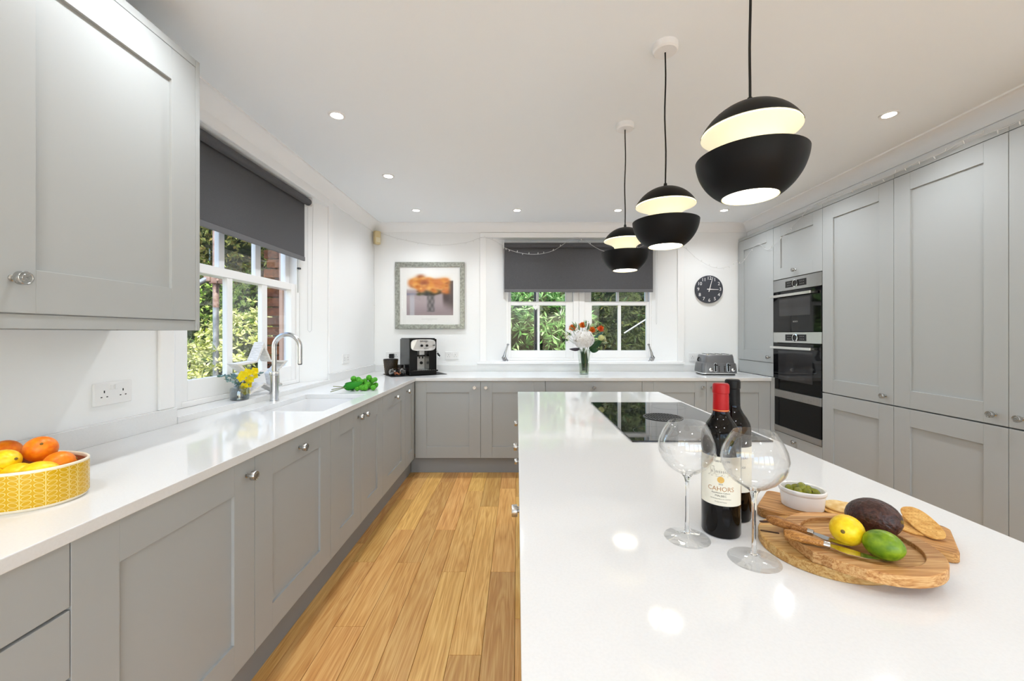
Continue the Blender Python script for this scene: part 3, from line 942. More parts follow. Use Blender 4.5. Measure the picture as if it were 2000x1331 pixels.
OW = .606
t = thing('oven_tower', 'tall grey oven housing with cupboard above and drawer below', 'cabinet', (BX, 3.773, 0), R90, GT)
mb = MB()
for x0, x1 in ((.001, .019), (OW - .019, OW - .001)):
    mb.box(x0, x1, .0225, .56, .15, TT)
for z in (.15, .40, .785, 1.305, 1.79, TT - .018):
    mb.box(.019, OW - .019, .0225, .56, z, z + .012)
mb.box(.019, OW - .019, .54, .56, .15, TT)
mb.build('carcass', M_CARC, t)
door(t, 0, OW, 1.797, TD, (OW / 2, 1.797 + .055), st=.1)
door(t, 0, OW, DB, .412, (OW / 2, .37), slab=True, name='drawer')
MB().box(.001, OW - .001, .002, .022, TD + .003, TT).build('scribe', M_CAB, t, bevel=.001)
MB().box(.0015, .026, -.0425, -.0015, .15, TOP).build('filler', M_CAB, t, bevel=.001)

def larder(y, label, kx, lk=False):
    t = unit('larder_cabinet', label, 'cabinet', (BX, y, 0), R90, .6, .15, TT, .56, GT)
    door(t, 0, .6, .848, TD, (kx, .848 + .052))
    door(t, 0, .6, DB, .843)
    MB().box(.001, .599, .002, .022, TD + .003, TT).build('scribe', M_CAB, t, bevel=.001)
larder(3.167, 'tall grey shaker larder unit next to the oven tower', .6 - .055)
larder(2.567, 'tall grey shaker larder unit, middle of the three larders', .6 - .055)
larder(1.967, 'tall grey shaker larder unit cut by the edge of the picture', .055)

# wall cupboard above the fruit bowl
t = thing('wall_cabinet', 'grey shaker wall cupboard above the fruit bowl', 'cabinet', (-1.215, .915, 0), L90)
w = .615
MB().box(.001, w, .0225, .336, 1.356, 2.312).build('carcass', M_CARC, t)
door(t, 0, w, 1.353, 2.311, (.058, 1.353 + .085), rail=.11)
MB().box(w + .001, w + .019, .0, .336, 1.316, 2.34).build('end_panel', M_CAB, t, bevel=.001)
MB().box(-.2, w, .003, .022, 1.316, 1.3515).build('light_pelmet', M_CAB, t, bevel=.001)
MB().box(-.2, w, .001, .022, 2.3125, 2.34).build('top_scribe', M_CAB, t, bevel=.001)
MB().box(-.001, w, .3, .336, 1.316, 1.352).build('back_rail', M_CAB, t)
t2 = unit('wall_cabinet', 'plain grey wall cupboard next along, out of the picture', 'cabinet', (-1.215, .3, 0), L90, .612, 1.356, 2.312, .336)
door(t2, 0, .612, 1.353, 2.311)

# worktops: one L of quartz with a sink cut-out
xs = [-1.553, -1.42, -1.02, -.934, 2.347, 2.387]
ys = [.26, 2.125, 2.725, 3.73, 3.776, 4.384]
wt = cells(xs, ys, TOP - .03, TOP, lambda i, j: (i < 3 or j >= 3) and not (i == 1 and j == 1) and not (i == 4 and j == 3)).build('worktop', M_QUARTZ, bevel=.002)
tag(wt, 'white quartz L-shaped worktop along the sink and window walls', 'worktop')
MB().box(-1.553, -1.534, .26, 1.826, TOP, TOP + .075).build('upstand', M_QUARTZ, wt, bevel=.0015)
MB().box(-1.553, -1.534, 3.31, 4.384, TOP, TOP + .075).build('upstand', M_QUARTZ, wt, bevel=.0015)
MB().box(-1.534, -.43, 4.365, 4.384, TOP, TOP + .068).build('upstand', M_QUARTZ, wt, bevel=.0015)
MB().box(-.43, 1.80, 4.365, 4.384, TOP, .978).build('upstand', M_QUARTZ, wt, bevel=.0015)
MB().box(1.80, 2.387, 4.365, 4.384, TOP, TOP + .068).build('upstand', M_QUARTZ, wt, bevel=.0015)
MB().prism([(-1.534, 1.83), (-1.553, 1.83), (-1.689, 2.003), (-1.689, 3.137), (-1.553, 3.31), (-1.534, 3.31)], TOP, TOP + .03).build('window_ledge', M_QUARTZ, wt, bevel=.0015)

# sink
t = thing('undermount_sink', 'white rectangular undermount sink below the tap', 'sink', (-1.22, 2.425, TOP - .03))
a, b, dp = .206, .306, -.19
mb = MB()
o_ = rrect(-a, a, -b, b, .03); i_ = rrect(-a + .012, a - .012, -b + .012, b - .012, .025)
fl = rrect(-a + .03, a - .03, -b + .03, b - .03, .03)
n = len(o_)
vs_ = [(x, y, 0) for x, y in o_] + [(x, y, dp - .012) for x, y in o_] + [(x, y, 0) for x, y in i_] + [(x, y, dp + .02) for x, y in i_] + [(x, y, dp) for x, y in fl]
fs = []
for k in range(n):
    j = (k + 1) % n
    fs += [(k, j, n + j, n + k), (j, k, 2 * n + k, 2 * n + j), (2 * n + j, 2 * n + k, 3 * n + k, 3 * n + j), (3 * n + j, 3 * n + k, 4 * n + k, 4 * n + j)]
fs += [tuple(range(n, 2 * n)), tuple(range(4 * n, 5 * n))]
mb.add(vs_, fs).build('bowl', M_SINK, t, smooth=True)
MB().lathe([(0, dp + .003), (.036, dp + .003), (.042, dp + .001), (.042, dp - .002), (0, dp - .002)], 28).build('waste', M_CHROME, t, smooth=True)

# tap
t = thing('boiling_water_tap', 'tall brushed steel swan-neck tap behind the sink', 'tap', (-1.474, 2.455, TOP))
MB().lathe([(.027, 0), (.027, .004), (.0225, .006), (.0225, .155), (0, .155)], 28).build('base', M_TAP, t, smooth=True)
mb = MB().lathe([(.0245, .155), (.0255, .157), (.0255, .178), (.0245, .18), (0, .18)], 28)
for k in range(40):
    an = 2 * math.pi * k / 40
    mb.box(-.0008, .0008, .0252, .0264, .158, .177)
    q = Matrix.Rotation(an, 4, 'Z')
    mb.v[-8:] = [tuple(q @ Vector(p)) for p in mb.v[-8:]]
mb.build('knurled_ring', M_TAP, t, smooth=True)
rad = .078
pts = [(0, 0, .178), (0, 0, .26)] + [(rad - rad * math.cos(R(a_)), 0, .325 + rad * math.sin(R(a_))) for a_ in range(0, 181, 10)] + [(2 * rad, 0, .225)]
MB().tube(pts, .0135, 18).build('spout', M_TAP, t, smooth=True)
MB().tube([(2 * rad, 0, .226), (2 * rad, 0, .2195)], .0115, 16).build('outlet', M_BLKPL, t, smooth=True)
MB().tube([(0, .02, .09), (0, .062, .09)], .0135, 16).build('lever_hub', M_TAP, t, smooth=True)
MB().tube([(0, .05, .095), (-.004, .05, .19)], .0038, 10).build('lever', M_TAP, t, smooth=True)

# island
IX0, IX1, IY0, IY1 = .005, .99, .12, 2.835
isl = tag(MB().box(IX0, IX1, IY0, IY1, TOP - .03, TOP).build('island_worktop', M_QUARTZ, bevel=.002, seg=3), 'large white quartz island worktop with inset hob', 'worktop')
GI = 'units under the island'
def isl_unit(label, y1, y0, name='island_cabinet'):
    return unit(name, label, 'cabinet', (.02, y1, 0), R90, y1 - y0, DB, .862, .60, GI), y1 - y0
t, w = isl_unit('grey island drawer unit at the hob end', 2.82, 1.93)
for z0, z1 in ((.69, DT), (.42, .686), (DB, .416)):
    door(t, 0, w, z0, z1, ((w / 2), (z0 + z1) / 2 + (.0 if z0 < .6 else 0)), slab=True, name='drawer')
t, w = isl_unit('grey shaker island cabinet next to the drawer unit', 1.93, 1.33)
door(t, 0, w, DB, DT, (.13, .80))
t, w = isl_unit('grey shaker island cabinet facing the middle of the aisle', 1.33, .73)
door(t, 0, w, DB, DT, (.18, .80))
t, w = isl_unit('grey shaker island cabinet below the near end of the worktop', .73, .14)
door(t, 0, w, DB, DT)
tag(MB().box(.645, .965, .14, 2.815, .0, .862).build('island_back_panel', M_CAB, bevel=.002), 'grey panelled back of the island facing the larders', 'panel')
tag(MB().box(.07, .088, .14, 2.76, 0, .149).build('plinth', M_PLINTH), 'grey plinth board below the island drawers', 'plinth')

# hob
t = thing('induction_hob', 'black glass induction hob with a round centre extractor', 'hob', (.70, 1.943, TOP))
MB().box(-.268, .262, -.425, .425, 0, .006).build('glass', M_HOB, t, bevel=.0012)
ring = MB()
ring.ring(circ(.092, 48), circ(.086, 48), .006, .0085)
for k in range(-6, 7):
    x = k * .0135
    h = math.sqrt(max(0, .087 ** 2 - x * x))
    ring.box(x - .0022, x + .0022, -h, h, .0062, .0082)
for yy in (-.045, 0, .045):
    h = math.sqrt(.087 ** 2 - yy * yy)
    ring.box(-h, h, yy - .0022, yy + .0022, .0061, .0078)
ring.build('extractor_grille', mat('grille_black', (.03, .03, .031), .4), t)
MB().lathe([(0, .0061), (.088, .0061), (.088, .0063), (0, .0063)], 40).build('extractor_well', M_DARK, t)
zm = mat('hob_marking', (.05, .05, .052), .3)
mb = MB()
for yy in (-.28, .28):
    for xx in (-.13, .13):
        mb.ring(circ(.09, 40, (xx, yy)), circ(.0885, 40, (xx, yy)), .00605, .0062)
mb.build('zone_marking', zm, t)

# ------------------------------------------------------------------ ovens in the tower
def oven(name, label, z0, z1, band, win, brand=False):
    t = thing(name, label, 'oven', (BX, 3.773 - .006, z0), R90)
    w, h = OW - .012, z1 - z0
    MB().box(.02, w - .02, .024, .5, .016, h - .012).build('body', M_DARK, t)
    cp = MB().box(0, w, -.002, .022, h - band, h).build('control_panel', M_STEEL, t, bevel=.001)
    zc = h - band / 2
    MB().box(w / 2 - .13, w / 2 + .13, -.0035, -.0015, zc - .028, zc + .028).build('display', M_BLKGLASS, cp)
    k = MB().lathe([(.034, 0), (.034, .006), (.026, .008), (.026, .003), (0, .003)], 32).xf(Matrix.Rotation(R(90), 4, 'X'))
    k = k.build('dial', M_CHROME, cp, smooth=True); k.location = (w / 2, -.003, zc)
    k2 = MB().lathe([(.0255, .003), (.0255, .0035), (0, .0035)], 24).xf(Matrix.Rotation(R(90), 4, 'X')).build('dial_screen', M_BLKGLASS, cp)
    k2.location = (w / 2, -.003, zc)
    mk = MB()
    for s_ in (-1, 1):
        for q in range(3):
            for r_ in (-1, 1):
                mk.box(w / 2 + s_ * (.06 + q * .02) - .004, w / 2 + s_ * (.06 + q * .02) + .004, -.0042, -.0034, zc + r_ * .011 - .002, zc + r_ * .011 + .002)
    mk.build('display_marks', mat('display_grey', (.3, .3, .3), .4), cp)
    d = MB().box(0, w, -.004, .022, .001, h - band - .006).build('oven_door', M_BLKGLASS, t, bevel=.0015)
    # paler inner window behind the glass front, shown as a faint grey sheet
    MB().box(win[0] * w, win[1] * w, -.0046, -.0038, win[2] * h, win[3] * h).build('inner_window', mat('oven_window', (.03, .03, .032), .05, spec=.45), d)
    zh = h - band - .045
    MB().box(.02, w - .06, -.05, -.036, zh - .011, zh + .011).build('handle', mat('satin_handle', (.72, .7, .67), .3, 1.0), d, bevel=.003)
    mb = MB()
    for x in (.045, w - .085):
        mb.box(x - .008, x + .008, -.037, -.003, zh - .008, zh + .008)
    mb.build('handle_post', MATS['satin_handle'], d)
    if brand:
        v, f = text_data('BOSCH', .018, depth=.0003)
        m_ = MB().add(v, f).xf(Matrix.Rotation(R(90), 4, 'X'))
        o = m_.build('lettering', mat('oven_lettering', (.35, .35, .35), .4), d); o.location = (w / 2, -.0044, h * .19)
    return t
oven('compact_oven', 'compact steel and black glass oven, upper one in the tower', 1.318, 1.790, .105, (.14, .80, .30, .62), True)
oven('single_oven', 'larger black glass oven below the compact oven', .797, 1.315, .092, (.12, .84, .18, .68))
t = thing('warming_drawer', 'black glass warming drawer with steel edges below the ovens', 'oven drawer', (BX, 3.767, .415), R90)
w = OW - .012
MB().box(.02, w - .02, .024, .5, .006, .36).build('body', M_DARK, t)
MB().box(0, w, -.004, .022, .055, .311).build('front', M_BLKGLASS, t, bevel=.001)
MB().box(0, w, -.006, .022, .313, .379).build('steel_edge', M_STEEL, t, bevel=.001)
MB().box(0, w, -.006, .022, .002, .053).build('steel_edge', M_STEEL, t, bevel=.001)

# ------------------------------------------------------------------ blinds
def blind(name, label, along, fixed, a0, a1, ztop, zbot, chain_at, zchain):
    t = thing(name, label, 'blind')
    def P(a, d, z):
        return (fixed + d, a, z) if along == 'y' else (a, fixed - d, z)
    def bx(a_, b_, d0, d1, z0, z1):
        lo = P(a_, d0, z0); hi = P(b_, d1, z1)
        return MB().box(min(lo[0], hi[0]), max(lo[0], hi[0]), min(lo[1], hi[1]), max(lo[1], hi[1]), z0, z1)
    MB().tube([P(a0, 0, ztop - .028), P(a1 + .01, 0, ztop - .028)], .026, 24).build('roller', M_BLIND, t, smooth=True)
    bx(a0, a1, -.026, -.0245, zbot + .03, ztop - .028).build('fabric', M_BLIND, t)
    bx(a0, a1, -.032, -.018, zbot, zbot + .032).build('bottom_bar', M_BLINDBAR, t, bevel=.004)
    mb = bx(a0 - .012, a0 - .004, -.03, .03, ztop - .06, ztop + .012)
    mb2 = bx(a1 + .012, a1 + .02, -.03, .03, ztop - .06, ztop + .012)
    mb.build('bracket', M_WPL, t, bevel=.001); mb2.build('bracket', M_WPL, t, bevel=.001)
    c = MB().tube([P(chain_at, -.02, ztop - .03), P(chain_at, -.02, zchain), P(chain_at, -.005, zchain - .015), P(chain_at, .01, zchain), P(chain_at, .02, ztop - .03)], .0016, 6)
    c.build('chain', mat('bead_chain', (.55, .55, .55), .4), t)
blind('roller_blind', 'charcoal roller blind half drawn over the sink window', 'y', -1.60, 1.945, 3.09, HEAD - .006, 1.857, 3.13, 1.33)
blind('roller_blind', 'charcoal roller blind half drawn over the far window pair', 'x', 4.425, -.14, 1.494, 2.30, 1.76, 1.525, 1.42)

# ------------------------------------------------------------------ sockets
def socket(label, loc, rz, w=.146, gang=2, switches=True):
    t = thing('wall_socket', label, 'socket', loc, rz)
    pl = MB().box(-w / 2, w / 2, -.009, 0, -.043, .043).build('plate', M_WPL, t, bevel=.003)
    hole = MB()
    for g in range(gang):
        cx = (g - (gang - 1) / 2) * .072
        hole.box(cx - .002, cx + .002, -.0095, -.008, .004, .013)
        hole.box(cx - .0135, cx - .0075, -.0095, -.008, -.013, -.0095)
        hole.box(cx + .0075, cx + .0135, -.0095, -.008, -.013, -.0095)
    hole.build('pin_holes', M_DARK, t)
    if switches:
        for g in range(gang):
            cx = (g - (gang - 1) / 2) * .018
            MB().box(cx - .006, cx + .006, -.0115, -.008, .014, .032).build('switch', M_WPL, t, bevel=.0012)
    return t
socket('white double wall socket below the grey wall cupboard', (WL, 1.55, 1.077), L90)
socket('white double wall socket beside the green flower bunch', (WL, 3.66, 1.077), L90)
socket('white double wall socket next to the coffee machine', (-.705, WB, 1.066), 0)
t = socket('white double wall socket with a black plug behind the patterned pot', (-1.345, WB, 1.066), 0)
MB().prism(rrect(-.026, .026, -.024, .024, .008), 0, .03).xf(Matrix.Rotation(R(90), 4, 'X')).build('plug', M_BLKPL, t, bevel=.004).location = (-.008, -.009, -.004)
socket('white double wall socket partly behind the toaster', (1.935, WB, 1.05), 0)

# ------------------------------------------------------------------ sensor, clock, picture
t = thing('motion_sensor', 'small aged cream motion sensor high in the far corner', 'sensor', (-1.512, 4.343, 2.33), R(45))
MB().prism(rrect(-.032, .032, -.045, .012, .012), -.07, .07).build('case', M_CREAMPL, t, bevel=.006)
MB().prism(rrect(-.024, .024, -.056, -.03, .012), -.055, .0).build('lens', mat('sensor_lens', s2l(228, 218, 186), .25), t, bevel=.005)

t = thing('wall_clock', 'round charcoal wall clock with white numerals', 'clock', (2.072, WB, 1.782), 0, rot=(R(90), 0, 0))
MB().lathe([(0, 0), (.149, 0), (.15, .004), (.15, .02), (.147, .024), (0, .024)], 64).build('face', mat('clock_charcoal', s2l(62, 64, 72), .5), t, smooth=True)
M_WHT = mat('white_print', (.85, .85, .85), .5)
for k in range(1, 13):
    a_ = R(90 - 30 * k)
    v, f = text_data(str(k), .05, depth=.0006)
    o = MB().add(v, f).build('numeral', M_WHT, t)
    o.location = (.119 * math.cos(a_), .119 * math.sin(a_), .0246)
for nm, an, l0, l1, w0, z in (('minute_hand', 90 - 15, -.028, .135, .0045, .030), ('hour_hand', -2, -.025, .098, .005, .027)):
    h = MB().hexa([(l0, -w0, z), (l1, -w0 * .45, z), (l1, w0 * .45, z), (l0, w0, z)], [(l0, -w0, z + .0015), (l1, -w0 * .45, z + .0015), (l1, w0 * .45, z + .0015), (l0, w0, z + .0015)])
    h.xf(Matrix.Rotation(R(an), 4, 'Z')).build(nm, M_WHT, t)

PX0, PX1, PZ0, PZ1 = -1.3166, -.567, 1.354, 2.076
t = thing('framed_picture', 'framed print of orange flowers in a silver-green ribbed frame', 'picture', ((PX0 + PX1) / 2, WB, (PZ0 + PZ1) / 2))
hw, hh = (PX1 - PX0) / 2, (PZ1 - PZ0) / 2
M_FRAME = tex(mat('silver_green_frame', s2l(150, 154, 146), .35, .55), scale=(1, 1, 1), noise=45, detail=2,
              colors=[s2l(142, 145, 138), s2l(176, 179, 171)], stops=(.35, .65), bump=.2, bump_dist=.001)
fw = .05
for pts in ([(-hw, -hh), (hw, -hh), (hw - fw, -hh + fw), (-hw + fw, -hh + fw)], [(hw, -hh), (hw, hh), (hw - fw, hh - fw), (hw - fw, -hh + fw)],
            [(hw, hh), (-hw, hh), (-hw + fw, hh - fw), (hw - fw, hh - fw)], [(-hw, hh), (-hw, -hh), (-hw + fw, -hh + fw), (-hw + fw, hh - fw)]):
    MB().prism(pts, .002, .028).xf(Matrix.Rotation(R(90), 4, 'X')).build('frame_rail', M_FRAME, t, bevel=.004)
MB().box(-hw + fw - .003, hw - fw + .003, -.012, -.004, -hh + fw - .003, hh - fw + .003).build('mount', mat('white_mount', (.87, .87, .86), .7), t)
# the print: colours worked out point by point
ax0, ax1, az0, az1 = -1.195, -.6915, 1.503, 1.957
NX, NZ = 92, 84
me = bpy.data.meshes.new('print')
vv, ff = [], []
cx_, cz_ = (PX0 + PX1) / 2, (PZ0 + PZ1) / 2
for j in range(NZ + 1):
    for i in range(NX + 1):
        vv.append((ax0 + (ax1 - ax0) * i / NX - cx_, -.0126, az0 + (az1 - az0) * j / NZ - cz_))
for j in range(NZ):
    for i in range(NX):
        a_ = j * (NX + 1) + i
        ff.append((a_, a_ + 1, a_ + NX + 2, a_ + NX + 1))
me.from_pydata(vv, [], ff)
ca = me.color_attributes.new('print', 'FLOAT_COLOR', 'POINT')
rp = random.Random(3)
def mixc(a, b, t_):
    t_ = max(0, min(1, t_))
    return tuple(x + (y - x) * t_ for x, y in zip(a, b))
def sm(e0, e1, x):
    t_ = max(0, min(1, (x - e0) / (e1 - e0)))
    return t_ * t_ * (3 - 2 * t_)
blobs = [(min(.86, max(.13, rp.gauss(.5, .2))), rp.gauss(.73, .075), rp.uniform(.03, .08), rp.choice([(226, 152, 66), (196, 112, 46), (238, 186, 110), (150, 78, 42), (214, 134, 78)])) for _ in range(140)]
leaves_ = [(rp.uniform(.25, .75), rp.gauss(.55, .04), rp.uniform(.02, .05), rp.choice([(52, 58, 42), (40, 42, 38), (78, 82, 52)])) for _ in range(40)]
data = []
for j in range(NZ + 1):
    for i in range(NX + 1):
        x, z = i / NX, j / NZ
        c = mixc((176, 162, 166), (240, 239, 236), sm(.56, .66, z))
        c = mixc(c, (150, 134, 138), sm(.35, .0, z) * .8)
        c = mixc(c, (110, 118, 150), sm(.05, 0, abs(z - .5)) * sm(.3, .1, x) * .6)
        c = mixc(c, (84, 70, 70), sm(.74, .82, x) * sm(.84, .80, z) * sm(.1, .45, z + (x - .8) * .6))
        c = mixc(c, (196, 200, 208), sm(.07, .03, abs(x - .12)) * sm(.55, .4, z) * .7)
        vw = .075 + .03 * abs(z - .25)
        if .08 < z < .5:
            c = mixc(c, mixc((150, 146, 146), (56, 54, 56), .5 + .3 * math.sin(x * 60) * math.sin(z * 34)), sm(vw + .03, vw - .03, abs(x - .52)) * .8)
        for bx_, bz_, br_, bc_ in leaves_:
            d2 = ((x - bx_) / br_ / 2.0) ** 2 + ((z - bz_) / br_) ** 2
            c = mixc(c, bc_, math.exp(-d2 * 1.6) * .9)
        for bx_, bz_, br_, bc_ in blobs:
            d2 = ((x - bx_) / br_ / 1.4) ** 2 + ((z - bz_) / br_) ** 2
            if d2 < 3:
                c = mixc(c, bc_, math.exp(-d2 * 1.5) * .95)
        data += [*s2l(*c), 1.0]
ca.data.foreach_set('color', data)
pm = mat('flower_print', (.5, .5, .5), .55)
n_, l_, p_ = nt(pm)
at = n_.new('ShaderNodeVertexColor'); at.layer_name = 'print'
l_.new(at.outputs[0], p_.inputs['Base Color'])
me.materials.append(pm)
link('print', me, t)
mb = MB()
mb.box(-.09, .08, -.0132, -.0124, az0 - cz_ - .042, az0 - cz_ - .0395)
mb.box(-.03, .02, -.0132, -.0124, az0 - cz_ - .056, az0 - cz_ - .0545)
mb.build('caption_line', mat('caption_grey', (.5, .5, .5), .6), t)
MB().box(-hw + fw - .002, hw - fw + .002, -.0175, -.0155, -hh + fw - .002, hh - fw + .002).build('glazing', clear_glass('picture_glass', (.99, .99, .99), .02, .4, .0), t)

# ------------------------------------------------------------------ coffee corner
TH = R(31)
u_, v_ = Vector((math.cos(TH), math.sin(TH), 0)), Vector((-math.sin(TH), math.cos(TH), 0))
tag(MB().prism(rrect(-.275, .275, -.18, .165, .006), 0, .003).build('counter_mat', mat('black_mat', (.02, .02, .021), .6), bevel=.001),
    'black mat under the coffee machine', 'mat')
cmat = bpy.data.objects['counter_mat']; cmat.location = (-1.029, 4.066, TOP); cmat.rotation_euler = (0, 0, TH)
MT = TOP + .003
t = thing('coffee_machine', 'black and silver bean-to-cup coffee machine on the mat', 'coffee machine', (-1.005, 4.10, MT), TH)
M_CBLK = mat('coffee_black', (.006, .006, .0065), .25, spec=.28)
w, d, h = .136, .17, .36
mb = MB()
mb.box(-w, -.058, -d, d, .045, h - .008)            # left column
mb.box(.058, w, -d, d, .045, h - .008)              # right column
mb.box(-.058, .058, -.03, d, .045, h - .008)        # back
mb.box(-.058, .058, -d, -.03, .235, h - .008)       # head
mb.box(-w, w, -d, d, 0, .045)
mb.build('body', M_CBLK, t, bevel=.004)
MB().prism(rrect(-w + .004, w - .004, -d + .01, d - .004, .03), h - .008, h).build('lid', M_CBLK, t, bevel=.003)
# bowed silver fascia
mb = MB()
outl = []
for k in range(24):
    a_ = 2 * math.pi * k / 24
    c_, s_ = math.cos(a_), math.sin(a_)
    outl.append((math.copysign(abs(c_) ** .45, c_) * (w - .012), .293 + math.copysign(abs(s_) ** .6, s_) * .056))
front = [(x, -d - .02 + (x / w) ** 2 * .014, z) for x, z in outl]
back = [(x, -d + .002, z) for x, z in outl]
n = 24
mb.add(front + back, [tuple(range(n)), tuple(range(n, 2 * n))[::-1]] + [(i, (i + 1) % n, n + (i + 1) % n, n + i) for i in range(n)])
fas = mb.build('fascia', mat('silver_plastic', (.68, .68, .68), .3, .5), t, bevel=.003)
for x in (-.022, .03):
    MB().lathe([(0, 0), (.0125, 0), (.0115, .012), (0, .012)], 20).xf(Matrix.Rotation(R(90), 4, 'X')).build('dial', M_BLKPL, fas, smooth=True).location = (x, -d - .018, .288)
v, f = text_data('DeLonghi', .021, depth=.0006)
MB().add(v, f).xf(Matrix.Rotation(R(90), 4, 'X')).build('lettering', M_BLKPL, fas).location = (0, -d - .0205, .33)
mb = MB()
for x in (.005, .017, .029, .041):
    mb.box(x - .003, x + .003, -d - .021, -d - .0195, .257, .262)
mb.box(.09, .115, -d - .016, -d - .012, .286, .292)
mb.build('button_row', M_BLKPL, fas)
MB().box(-.057, .057, -.036, -.0305, .05, .234).build('brew_panel', mat('brew_silver', (.62, .62, .63), .3, .7), t, bevel=.001)
MB().prism(rrect(-.03, .03, -.13, -.045, .01), .195, .236).build('spout_block', MATS['brew_silver'], t, bevel=.003)
mb = MB().prism(rrect(-.04, .04, -.125, -.05, .01), .178, .195)
for x in (-.016, .016):
    mb.tube([(x, -.1, .18), (x, -.1, .158)], [.008, .006], 10)
mb.build('spout', M_BLKPL, t)
MB().lathe([(0, 0), (.016, 0), (.014, .012), (0, .012)], 18).xf(Matrix.Rotation(R(90), 4, 'X')).build('front_button', M_BLKPL, t, smooth=True).location = (.022, -.036, .11)
MB().prism(rrect(-w - .004, w + .004, -d - .05, -.02, .02), .035, .049).build('drip_tray', M_CBLK, t, bevel=.003)
mb = MB()
for k in range(11):
    mb.box(-.1 + k * .02 - .004, -.1 + k * .02 + .004, -d - .04, -.04, .049, .051)
mb.build('drip_grille', M_CHROME, t)
MB().tube([(w - .005, -d + .01, .24), (w + .01, -d - .005, .225), (w + .016, -d - .012, .17)], [.008, .006, .005], 10).build('steam_wand', M_CHROME, t, smooth=True)
MB().tube([(w + .008, -d - .004, .21), (w + .024, -d - .02, .18)], .009, 10).build('wand_grip', M_BLKPL, t, smooth=True)

t = thing('patterned_pot', 'black tapered pot with a gold hexagon pattern on the mat', 'pot', (-1.245, 3.985, MT))
M_POT = mat('black_pot', (.014, .012, .011), .3)
MB().lathe([(0, 0), (.052, 0), (.054, .003), (.071, .152), (.071, .155), (.067, .155), (.051, .008), (0, .008)], 40).build('pot', M_POT, t, smooth=True)
mb = MB()
for r_ in range(7):
    for k in range(16):
        a_ = 2 * math.pi * (k + .5 * (r_ % 2)) / 16
        z = .015 + r_ * .021
        rr = .0535 + (.071 - .0535) * z / .155 + .0006
        hexp = []
        for q in range(6):
            b_ = R(60 * q + 30)
            hexp.append((math.sin(a_ + math.cos(b_) * .0095 / rr) * rr, -math.cos(a_ + math.cos(b_) * .0095 / rr) * rr, z + math.sin(b_) * .0105))
        mb.tube(hexp, .0005, 4, closed=True)
mb.build('gold_pattern', mat('gold_line', s2l(150, 116, 60), .3, .9), t)['kind'] = 'stuff'
t = thing('coffee_cup', 'small black cup with pink loops in front of the coffee machine', 'cup', (-1.165, 4.02, MT))
MB().lathe([(0, 0), (.03, 0), (.038, .095), (.035, .095), (.028, .006), (0, .006)], 28).build('cup', M_POT, t, smooth=True)
mb = MB()
for z in (.03, .055):
    mb.tube([(math.sin(q * .3 - .5) * .0355, -math.cos(q * .3 - .5) * .0355, z + .012 * math.sin(q * 1.5)) for q in range(8)], .001, 5)
mb.build('pink_loops', mat('pink_mark', s2l(206, 150, 140), .5), t)  # thin pink curls on the cup wall
for x, y, lab in ((-1.19, 3.872, 'dark cut-glass ball ornament touching the patterned pot'), (-1.1, 3.89, 'dark cut-glass ball ornament nearer the coffee machine')):
    t = thing('glass_ball', lab, 'ornament', (x, y, MT), group='cut-glass balls on the mat')
    MB().ell((0, 0, .037), .037, 14, 9).build('ball', M_DARKG, t)
    MB().ell((0, 0, .032), .022, 12, 8).build('core', mat('dark_core', (.03, .03, .035), .2), t, smooth=True)
tag(MB().tube([(-1.165, 3.86, MT + .012), (-1.145, 3.85, MT + .03), (-1.125, 3.862, MT + .012)], [.008, .011, .008], 10).build('copper_clip', mat('copper', s2l(190, 120, 86), .3, .9), smooth=True),
    'small copper clip lying between the two glass balls', 'clip')

# ------------------------------------------------------------------ toaster
t = thing('toaster', 'dark grey four-slice toaster with chrome trim by the corner cabinet', 'toaster', (2.0, 4.085, TOP), R(-5))
M_TOAST = mat('grey_toaster', s2l(112, 112, 114), .28, .3)
def rr3(w0, d0, r0):
    return rrect(-w0, w0, -d0, d0, r0, 5)
mb = MB()
lv = [(.168, .128, .02), (.166, .126, .06), (.158, .120, .115), (.150, .113, .12), (.140, .106, .19), (.134, .1, .198)]
n = None
allv, fs = [], []
for a_, b_, z in lv:
    q = rr3(a_, b_, .035); n = len(q)
    allv += [(x, y, z) for x, y in q]
for i in range(len(lv) - 1):
    for k in range(n):
        k2 = (k + 1) % n
        fs.append((i * n + k, i * n + k2, (i + 1) * n + k2, (i + 1) * n + k))
fs += [tuple(range(n))[::-1], tuple(range((len(lv) - 1) * n, len(lv) * n))]
mb.add(allv, fs).build('body', M_TOAST, t, smooth=True)
MB().prism(rr3(.172, .132, .036), .012, .022).build('chrome_band', M_CHROME, t, bevel=.002)
MB().prism(rr3(.155, .115, .03), 0, .012).build('base', M_BLKPL, t)
MB().prism(rr3(.136, .102, .03), .196, .203).build('top_plate', M_CHROME, t, bevel=.002)
for x in (-.095, -.032, .032, .095):
    MB().prism(rrect(x - .012, x + .012, -.075, .075, .008), .2031, .2045).build('slot', M_DARK, t)
mb = MB()
for k in range(8):
    z = .03 + k * .0105
    e = .0005 + .166 - (z - .06) * .1
    for s_ in (-1, 1):
        mb.box(min(s_ * e, s_ * (e + .004)), max(s_ * e, s_ * (e + .004)), -.09, .09, z, z + .005)
mb.build('side_ribs', M_TOAST, t, bevel=.001)
MB().prism(rrect(-.13, .13, .028, .112, .02), 0, .006).xf(Matrix.Translation((0, -.124, 0)) @ Matrix.Rotation(R(84), 4, 'X')).build('front_panel', mat('toaster_front', s2l(130, 130, 132), .3, .4), t, bevel=.002)
